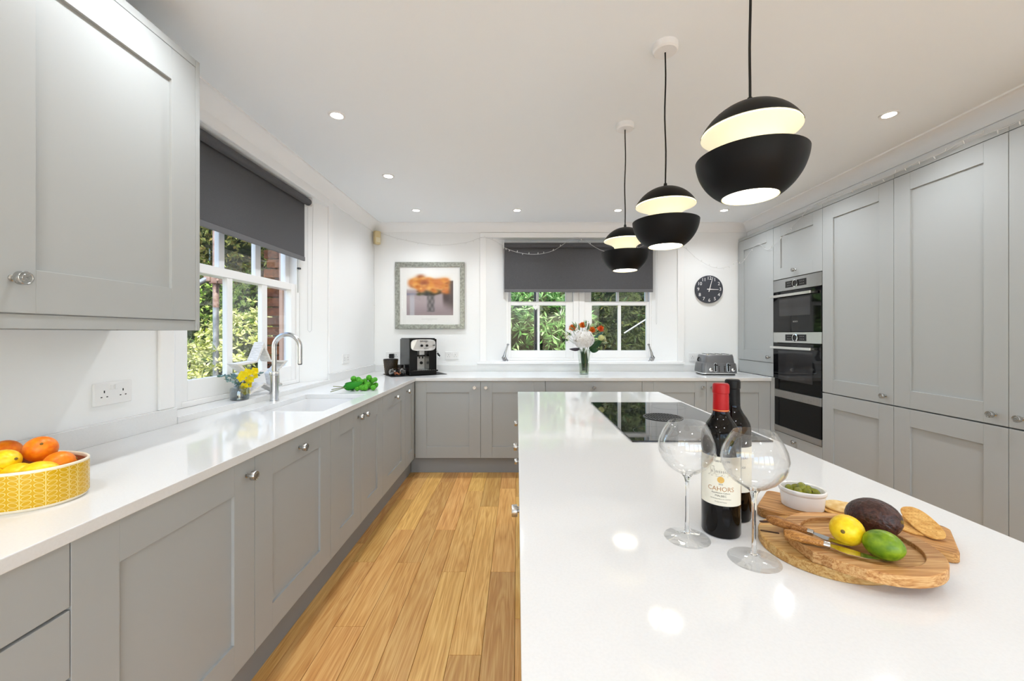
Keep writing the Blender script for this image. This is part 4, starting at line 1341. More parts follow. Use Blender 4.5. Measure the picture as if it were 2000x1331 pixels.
for x in (-.045, .075):
    MB().prism(rrect(x - .012, x + .012, .03, .12, .011), .006, .010).xf(Matrix.Translation((0, -.124, 0)) @ Matrix.Rotation(R(84), 4, 'X')).build('lever_surround', M_CHROME, t, bevel=.001)
    MB().prism(rrect(x - .007, x + .007, .035, .115, .006), .010, .011).xf(Matrix.Translation((0, -.124, 0)) @ Matrix.Rotation(R(84), 4, 'X')).build('lever_slot', M_DARK, t)
    MB().box(x - .013, x + .013, -.155, -.132, .094, .104).build('lever', M_BLKPL, t, bevel=.002)
for x in (-.095, .115):
    MB().lathe([(0, 0), (.018, 0), (.017, .016), (.013, .018), (0, .018)], 22).xf(Matrix.Rotation(R(90), 4, 'X')).build('browning_dial', M_CHROME, t, smooth=True).location = (x, -.128, .055)
mb = MB()
for x in (-.012, .04):
    for z in (.04, .055, .07, .085):
        mb.box(x - .004, x + .004, -.137, -.126, z - .003, z + .003)
mb.build('button_row', M_BLKPL, t)
MB().tube([(-.139, .03, .165), (-.155, .03, .16), (-.16, .03, .14), (-.152, .03, .13)], .007, 10).build('side_handle', M_BLKPL, t, smooth=True)

# ------------------------------------------------------------------ silver ornaments and hanging heart
M_ORN = mat('polished_silver', (.36, .36, .37), .12, 1.0)
for sgn, x, lab in ((1, -.128, 'slender polished silver long-necked ornament on the sill near the picture'), (-1, 1.468, 'slender polished silver long-necked ornament on the sill near the clock')):
    t = thing('silver_ornament', lab, 'ornament', (x, 4.43, 1.003), group='silver ornaments on the far window sill')
    MB().tube([(sgn * -.012, 0, .045), (sgn * -.004, 0, .09), (sgn * .012, 0, .135), (sgn * .024, 0, .172)], [.016, .012, .0085, .0075], 12).build('neck', M_ORN, t, smooth=True)
    MB().ell((sgn * .027, 0, .18), (.014, .009, .011), 14, 9).build('head', M_ORN, t, smooth=True)
    MB().tube([(sgn * -.012, 0, .06), (sgn * -.026, 0, .035), (sgn * -.02, 0, .012), (sgn * .004, 0, .004)], [.013, .017, .012, .007], 12).build('body', M_ORN, t, smooth=True)
    MB().tube([(sgn * -.01, .004, .06), (sgn * .0, .004, .035), (sgn * .012, .004, .014), (sgn * .03, .004, .004)], [.009, .012, .011, .006], 12).build('leg', M_ORN, t, smooth=True)
t = thing('hanging_heart', 'small white heart hanging in the window beside the black downpipe', 'heart', (.207, 4.524, 1.60))
hp = []
for k in range(28):
    a_ = 2 * math.pi * k / 28
    hp.append((.0021 * 16 * math.sin(a_) ** 3, .0021 * (13 * math.cos(a_) - 5 * math.cos(2 * a_) - 2 * math.cos(3 * a_) - math.cos(4 * a_))))
MB().prism(hp, -.005, .005).xf(Matrix.Rotation(R(90), 4, 'X')).build('heart', M_TRIM, t, bevel=.002)
MB().tube([(0, 0, .018), (0, .002, .06)], .0008, 5).build('string', M_WPL, t)

# ------------------------------------------------------------------ fairy lights
def wall_pt(px, py, Y):
    return ((px - 1010) * Y / FOC, Y, CAM_Z + (652 - py) * Y / FOC)
M_WIRE = clear_glass('clear_wire', (.8, .8, .8), .25, .9, .2)
M_WIREW = mat('pale_wire', (.62, .62, .62), .35)
def fairy(label, pts, nb, seed):
    rng = random.Random(seed)
    sp = []
    P = [Vector(p) for p in pts]
    for i in range(len(P) - 1):
        a, b = P[i], P[i + 1]
        a0 = P[i - 1] if i else a; b1 = P[i + 2] if i + 2 < len(P) else b
        for k in range(6):
            u = k / 6
            sp.append(.5 * ((2 * a) + (b - a0) * u + (2 * a0 - 5 * a + 4 * b - b1) * u * u + (3 * a - a0 - 3 * b + b1) * u ** 3))
    sp.append(P[-1])
    t = thing('string_lights', label, 'string lights', tuple(P[0]), group='strings of unlit clear fairy lights')
    o = P[0]
    MB().tube([p - o for p in sp], .0016, 5).build('wire', M_WIREW, t)
    mb = MB()
    for k in range(nb):
        p = sp[int((k + .5) / nb * (len(sp) - 1))] - o
        dz = Vector((rng.uniform(-.4, .4), rng.uniform(-.6, 0), rng.choice((-1, 1)))).normalized()
        mb.tube([p, p + dz * .008, p + dz * .02], [.002, .0032, .0016], 6)
    b = mb.build('bulbs', mat('clear_bulb', (.8, .8, .78), .15), t, smooth=True); b['kind'] = 'stuff'
fairy('clear fairy light string draped from the sensor to the far window', [wall_pt(745, 456, 4.345), wall_pt(785, 468, 4.36), wall_pt(850, 479, 4.365), wall_pt(910, 474, 4.365), wall_pt(947, 464, 4.36), wall_pt(985, 481, 4.365)], 14, 1)
fairy('clear fairy light string looping across the far charcoal blind', [wall_pt(985, 484, 4.362), wall_pt(1010, 493, 4.36), wall_pt(1045, 497, 4.36), wall_pt(1080, 490, 4.36), wall_pt(1127, 466, 4.355), wall_pt(1180, 491, 4.36), wall_pt(1235, 488, 4.36), wall_pt(1290, 468, 4.36), wall_pt(1338, 484, 4.355)], 20, 2)
fairy('clear fairy light string dipping above the clock to the tall units', [wall_pt(1338, 484, 4.35), wall_pt(1365, 508, 4.355), wall_pt(1395, 523, 4.35), wall_pt(1420, 522, 4.33), wall_pt(1437, 512, 4.29), (2.36, 4.24, 2.05), (2.372, 4.0, 2.19), (2.373, 3.82, 2.10), (2.373, 3.55, 2.2), (2.373, 3.3, 2.32)], 18, 3)
pts = []
rng = random.Random(5)
for k in range(17):
    pts.append((2.374 + rng.uniform(-.004, .003), 3.3 - k * .13, 2.327 + rng.uniform(-.022, .01)))
fairy('clear fairy light string lying along the tops of the larder units', pts, 26, 6)
fairy('thin pale cable running down the corner below the sensor', [(-1.543, 4.372, 2.25), (-1.546, 4.374, 1.9), (-1.541, 4.373, 1.6), (-1.545, 4.375, 1.3), (-1.54, 4.36, 1.0)], 3, 7)

# ------------------------------------------------------------------ flowers
def petal_ball(mb, c, r, n, L, W, rng, up=None, flat=1.0, cone=-1.0):
    c = Vector(c)
    k = 0
    while k < n:
        q = Vector((rng.gauss(0, 1), rng.gauss(0, 1), rng.gauss(0, 1))).normalized()
        if up is not None and q.dot(up) < cone:
            continue
        k += 1
        p = c + Vector((q.x * r[0], q.y * r[1], q.z * r[2]))
        u = q.orthogonal().normalized(); v = q.cross(u)
        for a0 in range(4):
            a_ = a0 * math.pi / 2 + k
            d = u * math.cos(a_) + v * math.sin(a_)
            s_ = q.cross(d)
            mb.add([p, p + d * L * .6 + s_ * W / 2 + q * L * .25, p + d * L + q * L * .15, p + d * L * .6 - s_ * W / 2 + q * L * .25], [(0, 1, 2, 3)])
def daisy(mb, c, up, L, W, n, rng, layers=2):
    up = Vector(up).normalized(); c = Vector(c)
    u = up.orthogonal().normalized(); v = up.cross(u)
    for ly in range(layers):
        for k in range(n):
            a_ = 2 * math.pi * (k + .5 * ly) / n + rng.uniform(-.1, .1)
            d = (u * math.cos(a_) + v * math.sin(a_)) * (1 - .25 * ly) + up * (.15 + .5 * ly)
            d.normalize()
            s_ = up.cross(d).normalized()
            l = L * rng.uniform(.85, 1.1)
            mb.add([c, c + d * l * .6 + s_ * W / 2, c + d * l, c + d * l * .6 - s_ * W / 2], [(0, 1, 2, 3)])
M_HYD = leafmat('hydrangea_petals', [s2l(240, 238, 236), s2l(250, 249, 248), s2l(230, 226, 220)], .6, .15)
M_ORF = leafmat('orange_petals', [s2l(216, 108, 30), s2l(238, 146, 52), s2l(196, 74, 22)], .6, .2)
M_REDF = leafmat('red_orange_petals', [s2l(214, 76, 24), s2l(232, 110, 40), s2l(186, 52, 20)], .6, .2)
M_PALE = leafmat('pale_yellow_petals', [s2l(226, 228, 160), s2l(240, 238, 190), s2l(200, 212, 130)], .6, .2)
M_STEMG = mat('green_stem', s2l(70, 104, 52), .5)
M_LEAFD = leafmat('dark_green_leaf', [s2l(34, 70, 40), s2l(52, 92, 54)], .4, .1)
M_LEAFP = mat('plum_grey_leaf', s2l(72, 66, 76), .5)
VX, VY = .672, 4.06
t = thing('glass_vase', 'ribbed clear glass vase on the worktop below the far window', 'vase', (VX, VY, TOP))
def vprof(): return [(.044, .0), (.047, .003), (.047, .05), (.052, .12), (.061, .2), (.067, .25)]
mb = MB()
seg = 48
vs_, fs = [], []
for i, (r, z) in enumerate(vprof()):
    for k in range(seg):
        a_ = 2 * math.pi * k / seg
        rr = r * (1 + (.035 if k % 4 < 2 else 0) * min(1, z / .05))
        vs_.append((rr * math.cos(a_), rr * math.sin(a_), z))
for i in range(5):
    for k in range(seg):
        k2 = (k + 1) % seg
        fs.append((i * seg + k, i * seg + k2, (i + 1) * seg + k2, (i + 1) * seg + k))
mb.add(vs_, fs).build('wall', M_VASEG, t)
MB().lathe([(0, 0), (.044, 0), (.046, .004), (.045, .014), (0, .012)], 32).build('foot', M_VASEG, t, smooth=True)
MB().lathe([(0, .015), (.044, .015), (.045, .05), (.048, .11), (0, .11)], 32).build('water', clear_glass('vase_water', (.62, .68, .52), .04, .3, .02), t, smooth=True)
rng = random.Random(11)
def vp(px, py, dy=0):
    Y = VY + dy
    return Vector(((px - 1010) * Y / FOC - VX, dy, CAM_Z + (652 - py) * Y / FOC - TOP))
def stem(t, top, m=None, r=.0022):
    a_ = rng.uniform(0, 6.28)
    b = Vector((.025 * math.cos(a_), .025 * math.sin(a_), .02))
    mid = Vector((top.x * .35, top.y * .35, .24))
    MB().tube([b, mid, Vector(top)], r, 6).build('stem', m or M_STEMG, t, smooth=True)
G = 'flowers in the glass vase'
def flower(name, label, cat, px, py, dy=0):
    t = thing(name, label, cat, (VX, VY, TOP), group=G)
    return t, vp(px, py, dy)
t, c = flower('hydrangea', 'big round white hydrangea head in the glass vase', 'flower', 1140, 664, -.03)
mb = MB(); petal_ball(mb, c, (.1, .085, .078), 330, .021, .02, rng, Vector((0, -.3, 1)).normalized(), cone=-.75)
mb.build('flower_head', M_HYD, t)['kind'] = 'stuff'
MB().ell(c, (.094, .079, .072), 18, 12).build('core', mat('hydrangea_core', s2l(224, 218, 208), .8), t, smooth=True)
stem(t, c, r=.004)
for px, py, dy, m_, lab in ((1118, 642, .03, M_ORF, 'spiky orange flower leaning toward the picture side of the bouquet'), (1137, 637, .04, M_ORF, 'spiky orange flower at the top of the bouquet'),
                            (1156, 646, .02, M_ORF, 'small pale-orange flower behind the white hydrangea'), (1172, 644, 0, M_REDF, 'red-orange flower on the clock side of the bouquet')):
    t, c = flower('orange_flower', lab, 'flower', px, py, dy)
    mb = MB(); daisy(mb, c, (c.x * 2, -.6, .7), .046, .012, 18, rng, 3)
    mb.build('petals', m_, t)['kind'] = 'stuff'
    MB().ell(c, .008, 10, 6).build('centre', mat('flower_eye', s2l(150, 80, 20), .8), t, smooth=True)
    stem(t, c)
t, c = flower('carnation', 'pale yellow ruffled carnation at the side of the hydrangea', 'flower', 1174, 660, -.01)
mb = MB(); petal_ball(mb, c, (.026, .026, .024), 60, .014, .012, rng)
mb.build('petals', M_PALE, t)['kind'] = 'stuff'
stem(t, c)
t = thing('bouquet_greenery', 'green leaves and pale bud sprigs around the bouquet', 'foliage', (VX, VY, TOP), group=G)
def bigleaf(t, a, b, w, m, nm='leaf'):
    a, b = Vector(a), Vector(b)
    d = (b - a); s_ = d.cross(Vector((0, 1, .25))).normalized() * w / 2
    nrm = d.cross(s_).normalized()
    mb = MB()
    pts = []
    for k in range(9):
        u = k / 8
        ww = math.sin(math.pi * u ** .8) ** .8 if 0 < u < 1 else 0
        ctr = a + d * u + nrm * .012 * math.sin(u * 3.1)
        pts.append((ctr - s_ * ww + nrm * .006 * ww, ctr, ctr + s_ * ww + nrm * .006 * ww))
    vs_ = [q for p in pts for q in p]
    fs = []
    for k in range(8):
        for j in range(2):
            fs.append((k * 3 + j, k * 3 + j + 1, k * 3 + j + 4, k * 3 + j + 3))
    o = mb.add(vs_, fs).build(nm, m, t, smooth=True)
    md = o.modifiers.new('thick', 'SOLIDIFY'); md.thickness = .0008
bigleaf(t, vp(1150, 682), vp(1176, 664, .02), .075, M_LEAFD)
bigleaf(t, vp(1152, 684), vp(1170, 684, -.02), .05, M_LEAFD)
bigleaf(t, vp(1133, 682), vp(1111, 682, -.02), .035, M_LEAFP)
bigleaf(t, vp(1160, 660), vp(1178, 648, .02), .03, mat('teal_leaf', s2l(72, 110, 112), .5))
for k in range(12):
    bigleaf(t, (rng.uniform(-.03, .03), rng.uniform(-.03, .03), .03), (rng.uniform(-.045, .045), rng.uniform(-.035, .035), .24), .02, M_LEAFD)
M_SAGE = mat('sage_leaf', s2l(150, 172, 136), .6)
for px, py, dx, dy in ((1124, 648, -8, -10), (1131, 646, -3, -14), (1146, 646, 5, -14), (1152, 648, 2, -12), (1163, 652, 10, -8), (1116, 654, -11, -3), (1172, 655, 8, -6), (1144, 640, 0, -12), (1110, 664, -7, 2), (1176, 668, 9, 2), (1126, 640, -5, -9), (1160, 642, 6, -9)):
    a = vp(px, py, .03)
    for q in range(3):
        bigleaf(t, a, vp(px + dx + rng.uniform(-5, 5), py + dy + rng.uniform(-4, 4), .03 + rng.uniform(-.03, .02)), .014, M_SAGE if q else M_LEAFD)
mb = MB(); st_ = MB()
for px, py, dy in ((1107, 655, 0), (1104, 660, .01), (1112, 650, .02), (1127, 645, .03), (1146, 632, .03), (1151, 634, .02), (1148, 645, .03), (1165, 652, .03), (1180, 668, .01), (1184, 665, .02), (1130, 652, .01), (1109, 661, 0)):
    c = vp(px, py, dy)
    for _ in range(13):
        q = c + Vector((rng.gauss(0, .012), rng.gauss(0, .01), rng.gauss(0, .012)))
        mb.ell(q, rng.uniform(.0028, .0055), 6, 4)
    st_.tube([(c.x * .2, c.y * .2, .24), c * .5 + Vector((0, 0, .12)), c], .0012, 5)
mb.build('buds', leafmat('pale_buds', [s2l(226, 222, 196), s2l(196, 204, 150), s2l(150, 130, 110)], .6, 0), t)['kind'] = 'stuff'
st_.build('twig', M_STEMG, t)

# jar with yellow orchid and eucalyptus on the window ledge
JX, JY, JZ = -1.588, 2.315, TOP + .03
t = thing('glass_jar', 'low smoky grey glass jar on the window ledge', 'jar', (JX, JY, JZ))
MB().lathe([(0, .001), (.044, .001), (.0475, .005), (.0475, .062), (.044, .07), (.030, .074), (.028, .080), (.0265, .080), (.028, .072), (.042, .068), (.0455, .06), (.0455, .008), (0, .006)], 36).build('wall', M_GREYG, t, smooth=True)
MB().lathe([(0, 0), (.042, 0), (.046, .004), (.04, .011), (0, .011)], 30).build('thick_base', clear_glass('jar_base', (.45, .5, .52), .08, .5, .03), t, smooth=True)
def jp(px, py, dx=0):
    X = JX + dx
    Y = X * FOC / (px - 1010)
    return Vector((dx, Y - JY, CAM_Z + (652 - py) * Y / FOC - JZ))
M_YEL = leafmat('yellow_petals', [s2l(246, 228, 30), s2l(238, 214, 14), s2l(250, 238, 70)], .55, .25)
M_EUC = leafmat('eucalyptus_leaves', [s2l(120, 150, 150), s2l(88, 120, 124), s2l(150, 176, 172)], .6, .1)
t = thing('orchid_sprig', 'artificial yellow orchid sprig standing in the smoky jar', 'flower', (JX, JY, JZ))
ys_ = [(474, 732), (484, 728), (497, 725), (495, 734), (487, 742), (476, 756), (484, 752), (479, 765), (471, 738)]
for k, (px, py) in enumerate(ys_):
    c = jp(px, py, .012 * (k % 3))
    mb = MB(); daisy(mb, c, (1, -.9, .2), .026, .022, 5, rng, 2)
    mb.build('flower_head', M_YEL, t)
mb = MB()
mb.tube([(0, 0, .012), (.005, .02, .06), jp(478, 738), jp(496, 730)], .0016, 6).tube([jp(478, 745), jp(484, 752), jp(479, 765)], .0012, 6).tube([(.01, .015, .012), (0, .03, .05), jp(485, 742)], .0014, 6)
mb.build('stem', mat('brown_stem', s2l(110, 84, 50), .7), t, smooth=True)
t = thing('eucalyptus_sprig', 'blue-green eucalyptus sprigs spreading from the smoky jar', 'foliage', (JX, JY, JZ))
mb = MB(); st_ = MB()
for path in ([jp(466, 752), jp(455, 738), jp(440, 735), jp(424, 737)], [jp(466, 752), jp(452, 744), jp(438, 741)], [jp(480, 750), jp(500, 735), jp(512, 728)], [jp(470, 752), jp(462, 735), jp(450, 730)]):
    st_.tube([(0, 0, .015)] + path, .0012, 5)
    for a, b in zip(path, path[1:]):
        for k in range(4):
            p = a + (b - a) * (k / 4)
            for _ in range(3):
                d = Vector((rng.uniform(-1, 1), rng.uniform(-1, 1), rng.uniform(-.6, 1))).normalized()
                s_ = d.orthogonal().normalized()
                l = rng.uniform(.012, .02)
                mb.add([p, p + d * l * .4 + s_ * l * .4, p + d * l * .9 + s_ * l * .25, p + d * l * .9 - s_ * l * .25, p + d * l * .4 - s_ * l * .4], [(0, 1, 2, 3, 4)])
mb.build('leaves', M_EUC, t)['kind'] = 'stuff'
st_.build('stem', M_STEMG, t)

# white star
t = thing('wooden_star', 'white-washed hollow wooden star standing on the window ledge', 'star ornament', (-1.594, 2.50, TOP + .03 + .1465), R(-20))
def star_pts(R0, r0):
    return [((R0 if k % 2 == 0 else r0) * math.sin(R(36 * k)), (R0 if k % 2 == 0 else r0) * math.cos(R(36 * k))) for k in range(10)]
o_ = star_pts(.18, .082); i_ = star_pts(.148, .0705)
for k in range(10):
    j = (k + 1) % 10
    mb = MB()
    f4 = [o_[k], o_[j], i_[j], i_[k]]
    mb.hexa([(-.042, y, z) for y, z in f4], [(.042, y, z) for y, z in f4])
    mb.build('star_board', M_STARW, t, bevel=.001)

# bunch of green button flowers lying on the worktop
t = thing('green_flower_bunch', 'bunch of bright green button flowers lying past the sink', 'flowers', (-1.13, 2.93, TOP))
M_GRN = tex(mat('green_button', s2l(58, 150, 22), .7), noise=150, bump=.8, bump_dist=.004, colors=[s2l(40, 120, 10), s2l(96, 182, 40)])
ball = None
rng = random.Random(21)
for k in range(46):
    u = rng.uniform(0, 1)
    x, y = -.05 + .15 * u + rng.uniform(-.015, .015), rng.uniform(-.075, .075) * (.6 + .5 * u)
    z = .02 + max(0, (.075 - abs(y) * .7 - rng.uniform(0, .06))) * (1 if k % 2 else .45)
    rb = rng.uniform(.017, .0215)
    MB().ell((0, 0, 0), rb, 14, 9, fn=lambda q: 1 + .06 * math.sin(q.x * 22) * math.sin(q.y * 22) * math.sin(q.z * 22)).build('flower_head', M_GRN, t, smooth=True).location = (x, y, max(z, rb))
M_GLEAF = mat('bright_green_leaf', s2l(34, 138, 18), .5)
for k in range(9):
    a_ = rng.uniform(-.6, .6)
    bigleaf(t, (-.1 + rng.uniform(-.02, .02), rng.uniform(-.05, .05), .03), (-.03 + rng.uniform(-.02, .05), rng.uniform(-.075, .075), rng.uniform(.025, .075)), .05, M_GLEAF if k % 3 else M_LEAFD)
for y0, y1, z1 in ((.02, -.02, .016), (-.03, -.07, .008), (.05, .06, .03)):
    MB().tube([(-.06, y0 * .3, .03), (-.12, y0, .02), (-.19, y1 - .03, z1)], .0028, 7).build('stem', mat('cut_stem', s2l(126, 132, 96), .6), t, smooth=True)
bpy.data.objects['green_flower_bunch'].rotation_euler = (0, 0, R(18))

# ------------------------------------------------------------------ fruit bowl
BXc, BYc = -1.285, .988
t = thing('fruit_bowl', 'oval yellow leaf-patterned ceramic fruit bowl on the worktop', 'bowl', (BXc, BYc, TOP))
def sup(a, b, n=96, e=2.4):
    out = []
    for k in range(n):
        q = 2 * math.pi * k / n
        c_, s_ = math.cos(q), math.sin(q)
        out.append((math.copysign(abs(c_) ** (2 / e), c_) * a, math.copysign(abs(s_) ** (2 / e), s_) * b))
    return out
A, Bb, HB = .203, .104, .094
def bowl_skin(name, m, levels, uv=False):
    vs_, fs, uvs = [], [], []
    n = 96
    base = sup(A, Bb, n)
    arc = [0]
    for k in range(n):
        p, q = base[k], base[(k + 1) % n]
        arc.append(arc[-1] + math.hypot(q[0] - p[0], q[1] - p[1]))
    for off, z in levels:
        for x, y in sup(A + off, Bb + off, n):
            vs_.append((x, y, z))
    for i in range(len(levels) - 1):
        for k in range(n):
            k2 = (k + 1) % n
            fs.append((i * n + k, i * n + k2, (i + 1) * n + k2, (i + 1) * n + k))
            uvs += [(arc[k], levels[i][1]), (arc[k + 1], levels[i][1]), (arc[k + 1], levels[i + 1][1]), (arc[k], levels[i + 1][1])]
    me = bpy.data.meshes.new(name)
    me.from_pydata(vs_, [], fs)
    if uv:
        l = me.uv_layers.new(name='wrap')
        for i, c in enumerate(uvs):
            l.data[i].uv = c
    me.polygons.foreach_set('use_smooth', [True] * len(me.polygons))
    me.materials.append(m)
    return link(name, me, t)
M_BOWL = mat('yellow_leaf_glaze', s2l(214, 168, 20), .25)
n_, l_, p_ = nt(M_BOWL)
def mth(op, a, b=None, c=None):
    x = n_.new('ShaderNodeMath'); x.operation = op
    for i, q in enumerate((a, b, c)):
        if q is None: continue
        if isinstance(q, (int, float)): x.inputs[i].default_value = q
        else: l_.new(q, x.inputs[i])
    return x.outputs[0]
uvn = n_.new('ShaderNodeUVMap'); uvn.uv_map = 'wrap'
sp_ = n_.new('ShaderNodeSeparateXYZ'); l_.new(uvn.outputs[0], sp_.inputs[0])
PER, RH = .0400, .0122
cu = mth('SUBTRACT', mth('MULTIPLY', mth('FRACT', mth('DIVIDE', mth('ADD', sp_.outputs[0], .012), PER)), PER), PER / 2)   # -P/2..P/2 round the stem
au = mth('ABSOLUTE', cu)
vv_ = mth('SUBTRACT', sp_.outputs[1], mth('MULTIPLY', au, .28))
cv = mth('SUBTRACT', mth('MULTIPLY', mth('FRACT', mth('DIVIDE', vv_, RH)), RH), RH / 2)
ex = mth('DIVIDE', mth('SUBTRACT', au, .0102), .0084)
ey = mth('DIVIDE', cv, .0052)
rr = mth('SQRT', mth('ADD', mth('MULTIPLY', ex, ex), mth('MULTIPLY', ey, ey)))
leafl = mth('LESS_THAN', mth('ABSOLUTE', mth('SUBTRACT', rr, .93)), .085)
steml = mth('LESS_THAN', au, .0009)
line = mth('MAXIMUM', leafl, steml)
mx = n_.new('ShaderNodeMix'); mx.data_type = 'RGBA'
mx.inputs[6].default_value = (*s2l(212, 164, 14), 1); mx.inputs[7].default_value = (*s2l(240, 214, 128), 1)
l_.new(line, mx.inputs[0]); l_.new(mx.outputs[2], p_.inputs['Base Color'])
M_CRM = mat('cream_glaze', s2l(240, 228, 204), .25)
bowl_skin('patterned_wall', M_BOWL, [(-.002, .008), (0, .012), (0, .088)], True)
bowl_skin('rim', M_CRM, [(0, .088), (.0005, .092), (-.001, HB), (-.004, HB), (-.0055, .091), (-.006, .085)])
bowl_skin('lining', mat('brown_glaze_inside', s2l(170, 110, 80), .35), [(-.006, .086), (-.006, .012)])
bowl_skin('foot', M_CRM, [(-.008, 0), (-.003, .004), (-.002, .008)])
MB().prism(sup(A - .006, Bb - .006), .004, .010).build('base', M_CRM, t)

def citrus(name, label, cat, c, r, m, rot, long=1.0, nip=0.0, group='fruit in the yellow bowl', stalk=True):
    t = thing(name, label, cat, c, group=group, rot=rot)
    def fn(q):
        return 1 + nip * (abs(q.z) ** 14) - .02 * nip * 0
    MB().ell((0, 0, 0), (r, r, r * long), 28, 20, fn=fn).build('peel', m, t, smooth=True)
    if stalk:
        zz = r * long * (1 + nip)
        MB().lathe([(.0035, zz - .001), (.003, zz + .0006), (.0015, zz + .0016), (0, zz + .0012)], 10).build('stalk_end', M_STALK, t, smooth=True)
    return t
OR, LE = .0315, .027
citrus('orange', 'whole orange resting highest in the bowl', 'orange', (-1.204, 1.022, 1.012), OR, M_ORANGE, (R(30), R(50), 0))
citrus('orange', 'orange behind the lemons at the picture edge of the bowl', 'orange', (-1.31, 1.035, .999), OR, M_ORANGE, (R(80), 0, R(40)))
citrus('orange', 'orange tucked low against the bowl end nearest the socket', 'orange', (-1.132, 1.0, .982), OR * .95, M_ORANGE, (R(-40), R(70), 0))
citrus('lemon', 'lemon lying on top with its tip toward the orange', 'lemon', (-1.213, .955, 1.002), LE, M_LEMON, (R(8), R(78), 0), 1.3, .09)
citrus('lemon', 'lemon cut by the picture edge at the front of the bowl', 'lemon', (-1.205, .918, .975), LE, M_LEMON, (R(70), R(20), 0), 1.25, .09)
citrus('lemon', 'deeper yellow lemon wedged between two others in the bowl', 'lemon', (-1.17, .947, .973), LE, M_LEMON, (R(20), R(80), R(20)), 1.2, .08)
citrus('lemon', 'lemon at the front of the bowl below the top orange', 'lemon', (-1.123, .955, .975), LE, M_LEMON, (R(15), R(-75), R(15)), 1.28, .09)
for x, y in ((-1.36, .985), (-1.27, .96), (-1.25, 1.03), (-1.19, 1.0), (-1.42, .99)):
    citrus('orange', 'orange lying hidden at the bottom of the bowl', 'orange', (x, y, .94), OR, M_ORANGE, (R(40), 0, 0), group='hidden oranges at the bottom of the bowl', stalk=False)

# ------------------------------------------------------------------ wine bottles
def bottle(name, label, x, y, rz, foil, front):
    t = thing(name, label, 'wine bottle', (x, y, TOP), rz, group='wine bottles on the island')
    Rb = .0372
    prof = [(0, .012), (.024, .006), (.032, .0005), (.0355, .001), (Rb, .005), (Rb, .188), (.0365, .2), (.034, .211), (.0285, .222), (.0215, .232), (.0165, .242), (.0145, .254), (.0138, .29), (.0138, .303), (0, .303)]
    MB().lathe(prof, 48).build('glass_body', M_WINE, t, smooth=True)
    fp = [(.0152, .246), (.0154, .247), (.0148, .285), (.0158, .286), (.0160, .299), (.0153, .3035), (.013, .3055), (0, .3055)]
    c = MB().lathe(fp, 36, cap=False).build('capsule', foil, t, smooth=True)
    MB().ring(circ(.0156, 36), circ(.0150, 36), .2505, .2515).build('gold_band', M_GOLD if front else M_FOIL, c)
    rl = Rb + .0003
    def arcmesh(a0, a1, z0, z1, n=24, r=rl):
        vs_, fs = [], []
        for k in range(n + 1):
            a_ = R(a0 + (a1 - a0) * k / n)
            vs_ += [(r * math.sin(a_), -r * math.cos(a_), z0), (r * math.sin(a_), -r * math.cos(a_), z1)]
        for k in range(n):
            fs.append((2 * k, 2 * k + 2, 2 * k + 3, 2 * k + 1))
        return MB().add(vs_, fs)
    lab = arcmesh(-72, 72, .066, .163).build('paper_label', M_LABEL, t, smooth=True)
    def bend(v, f, z, m, nm, r=rl + .0002):
        mb = MB().add([(r * math.sin(x_ / r), -r * math.cos(x_ / r), z + y_) for x_, y_, _ in v], f)
        mb.build(nm, m, lab)
    def txt(s_, size, z, m=M_INK, x=0):
        v, f = text_data(s_, size, depth=0)
        bend([(a_ + x, b_, c_) for a_, b_, c_ in v], f, z, m, 'lettering')
    if front:
        txt('GRAND VIN', .0062, .154)
        txt('2022', .0042, .1085)
        txt('CAHORS', .0125, .099, M_INK2)
        txt('Appellation Cahors', .0044, .0915)
        txt('MALBEC', .0058, .0855)
        txt('MIS EN BOUTEILLE AU CHATEAU', .0026, .0795)
        txt('Produit de France', .003, .0735)
        # engraved house: small strokes wrapped round the label
        vs_, fs = [], []
        def rect(x0, x1, z0, z1):
            k = len(vs_)
            vs_.extend([(x0, z0, 0), (x1, z0, 0), (x1, z1, 0), (x0, z1, 0)]); fs.append((k, k + 1, k + 2, k + 3))
        rg = random.Random(2)
        for x0, x1, z0, z1 in ((-.019, -.012, .128, .143), (-.011, .013, .128, .138), (.014, .021, .128, .141)):
            rect(x0, x1, z1, z1 + .0005); rect(x0, x0 + .0004, z0, z1); rect(x1 - .0004, x1, z0, z1)
            q = x0 + .002
            while q < x1 - .002:
                rect(q, q + .0012, z0 + .003, z0 + .0075); q += .0032
            for _ in range(10):
                xx = rg.uniform(x0, x1 - .002); zz = rg.uniform(z0, z1)
                rect(xx, xx + .002, zz, zz + .0003)
        for _ in range(26):
            xx = rg.uniform(-.026, .026); zz = rg.uniform(.1235, .1275)
            rect(xx, xx + rg.uniform(.001, .005), zz, zz + .00035)
        bend(vs_, fs, 0, mat('engraving_grey', s2l(140, 136, 124), .6), 'engraving')
        v = [(.0065 * math.cos(q), .0065 * math.sin(q), 0) for q in [2 * math.pi * k / 20 for k in range(20)]]
        bend(v, [tuple(range(20))], .1175, M_GOLD, 'gold_crest', rl + .0003)
    else:
        txt('CHATEAU', .007, .14, mat('label_ink_blue', s2l(70, 86, 140), .6), .012)
        txt('ROUGE', .006, .12, M_INK, .012)
        v = [(-.01, -.0006, 0), (.03, -.0006, 0), (.03, .0006, 0), (-.01, .0006, 0)]
        bend(v, [(0, 1, 2, 3)], .105, M_INK2, 'label_rule')
    return t
bottle('wine_bottle', 'red-capped wine bottle with cream label, nearer of the two bottles', .4206, .835, R(-27), M_RED, True)
bottle('wine_bottle', 'black-capped wine bottle standing behind the red-capped one', .482, .905, R(-20), M_FOIL, False)

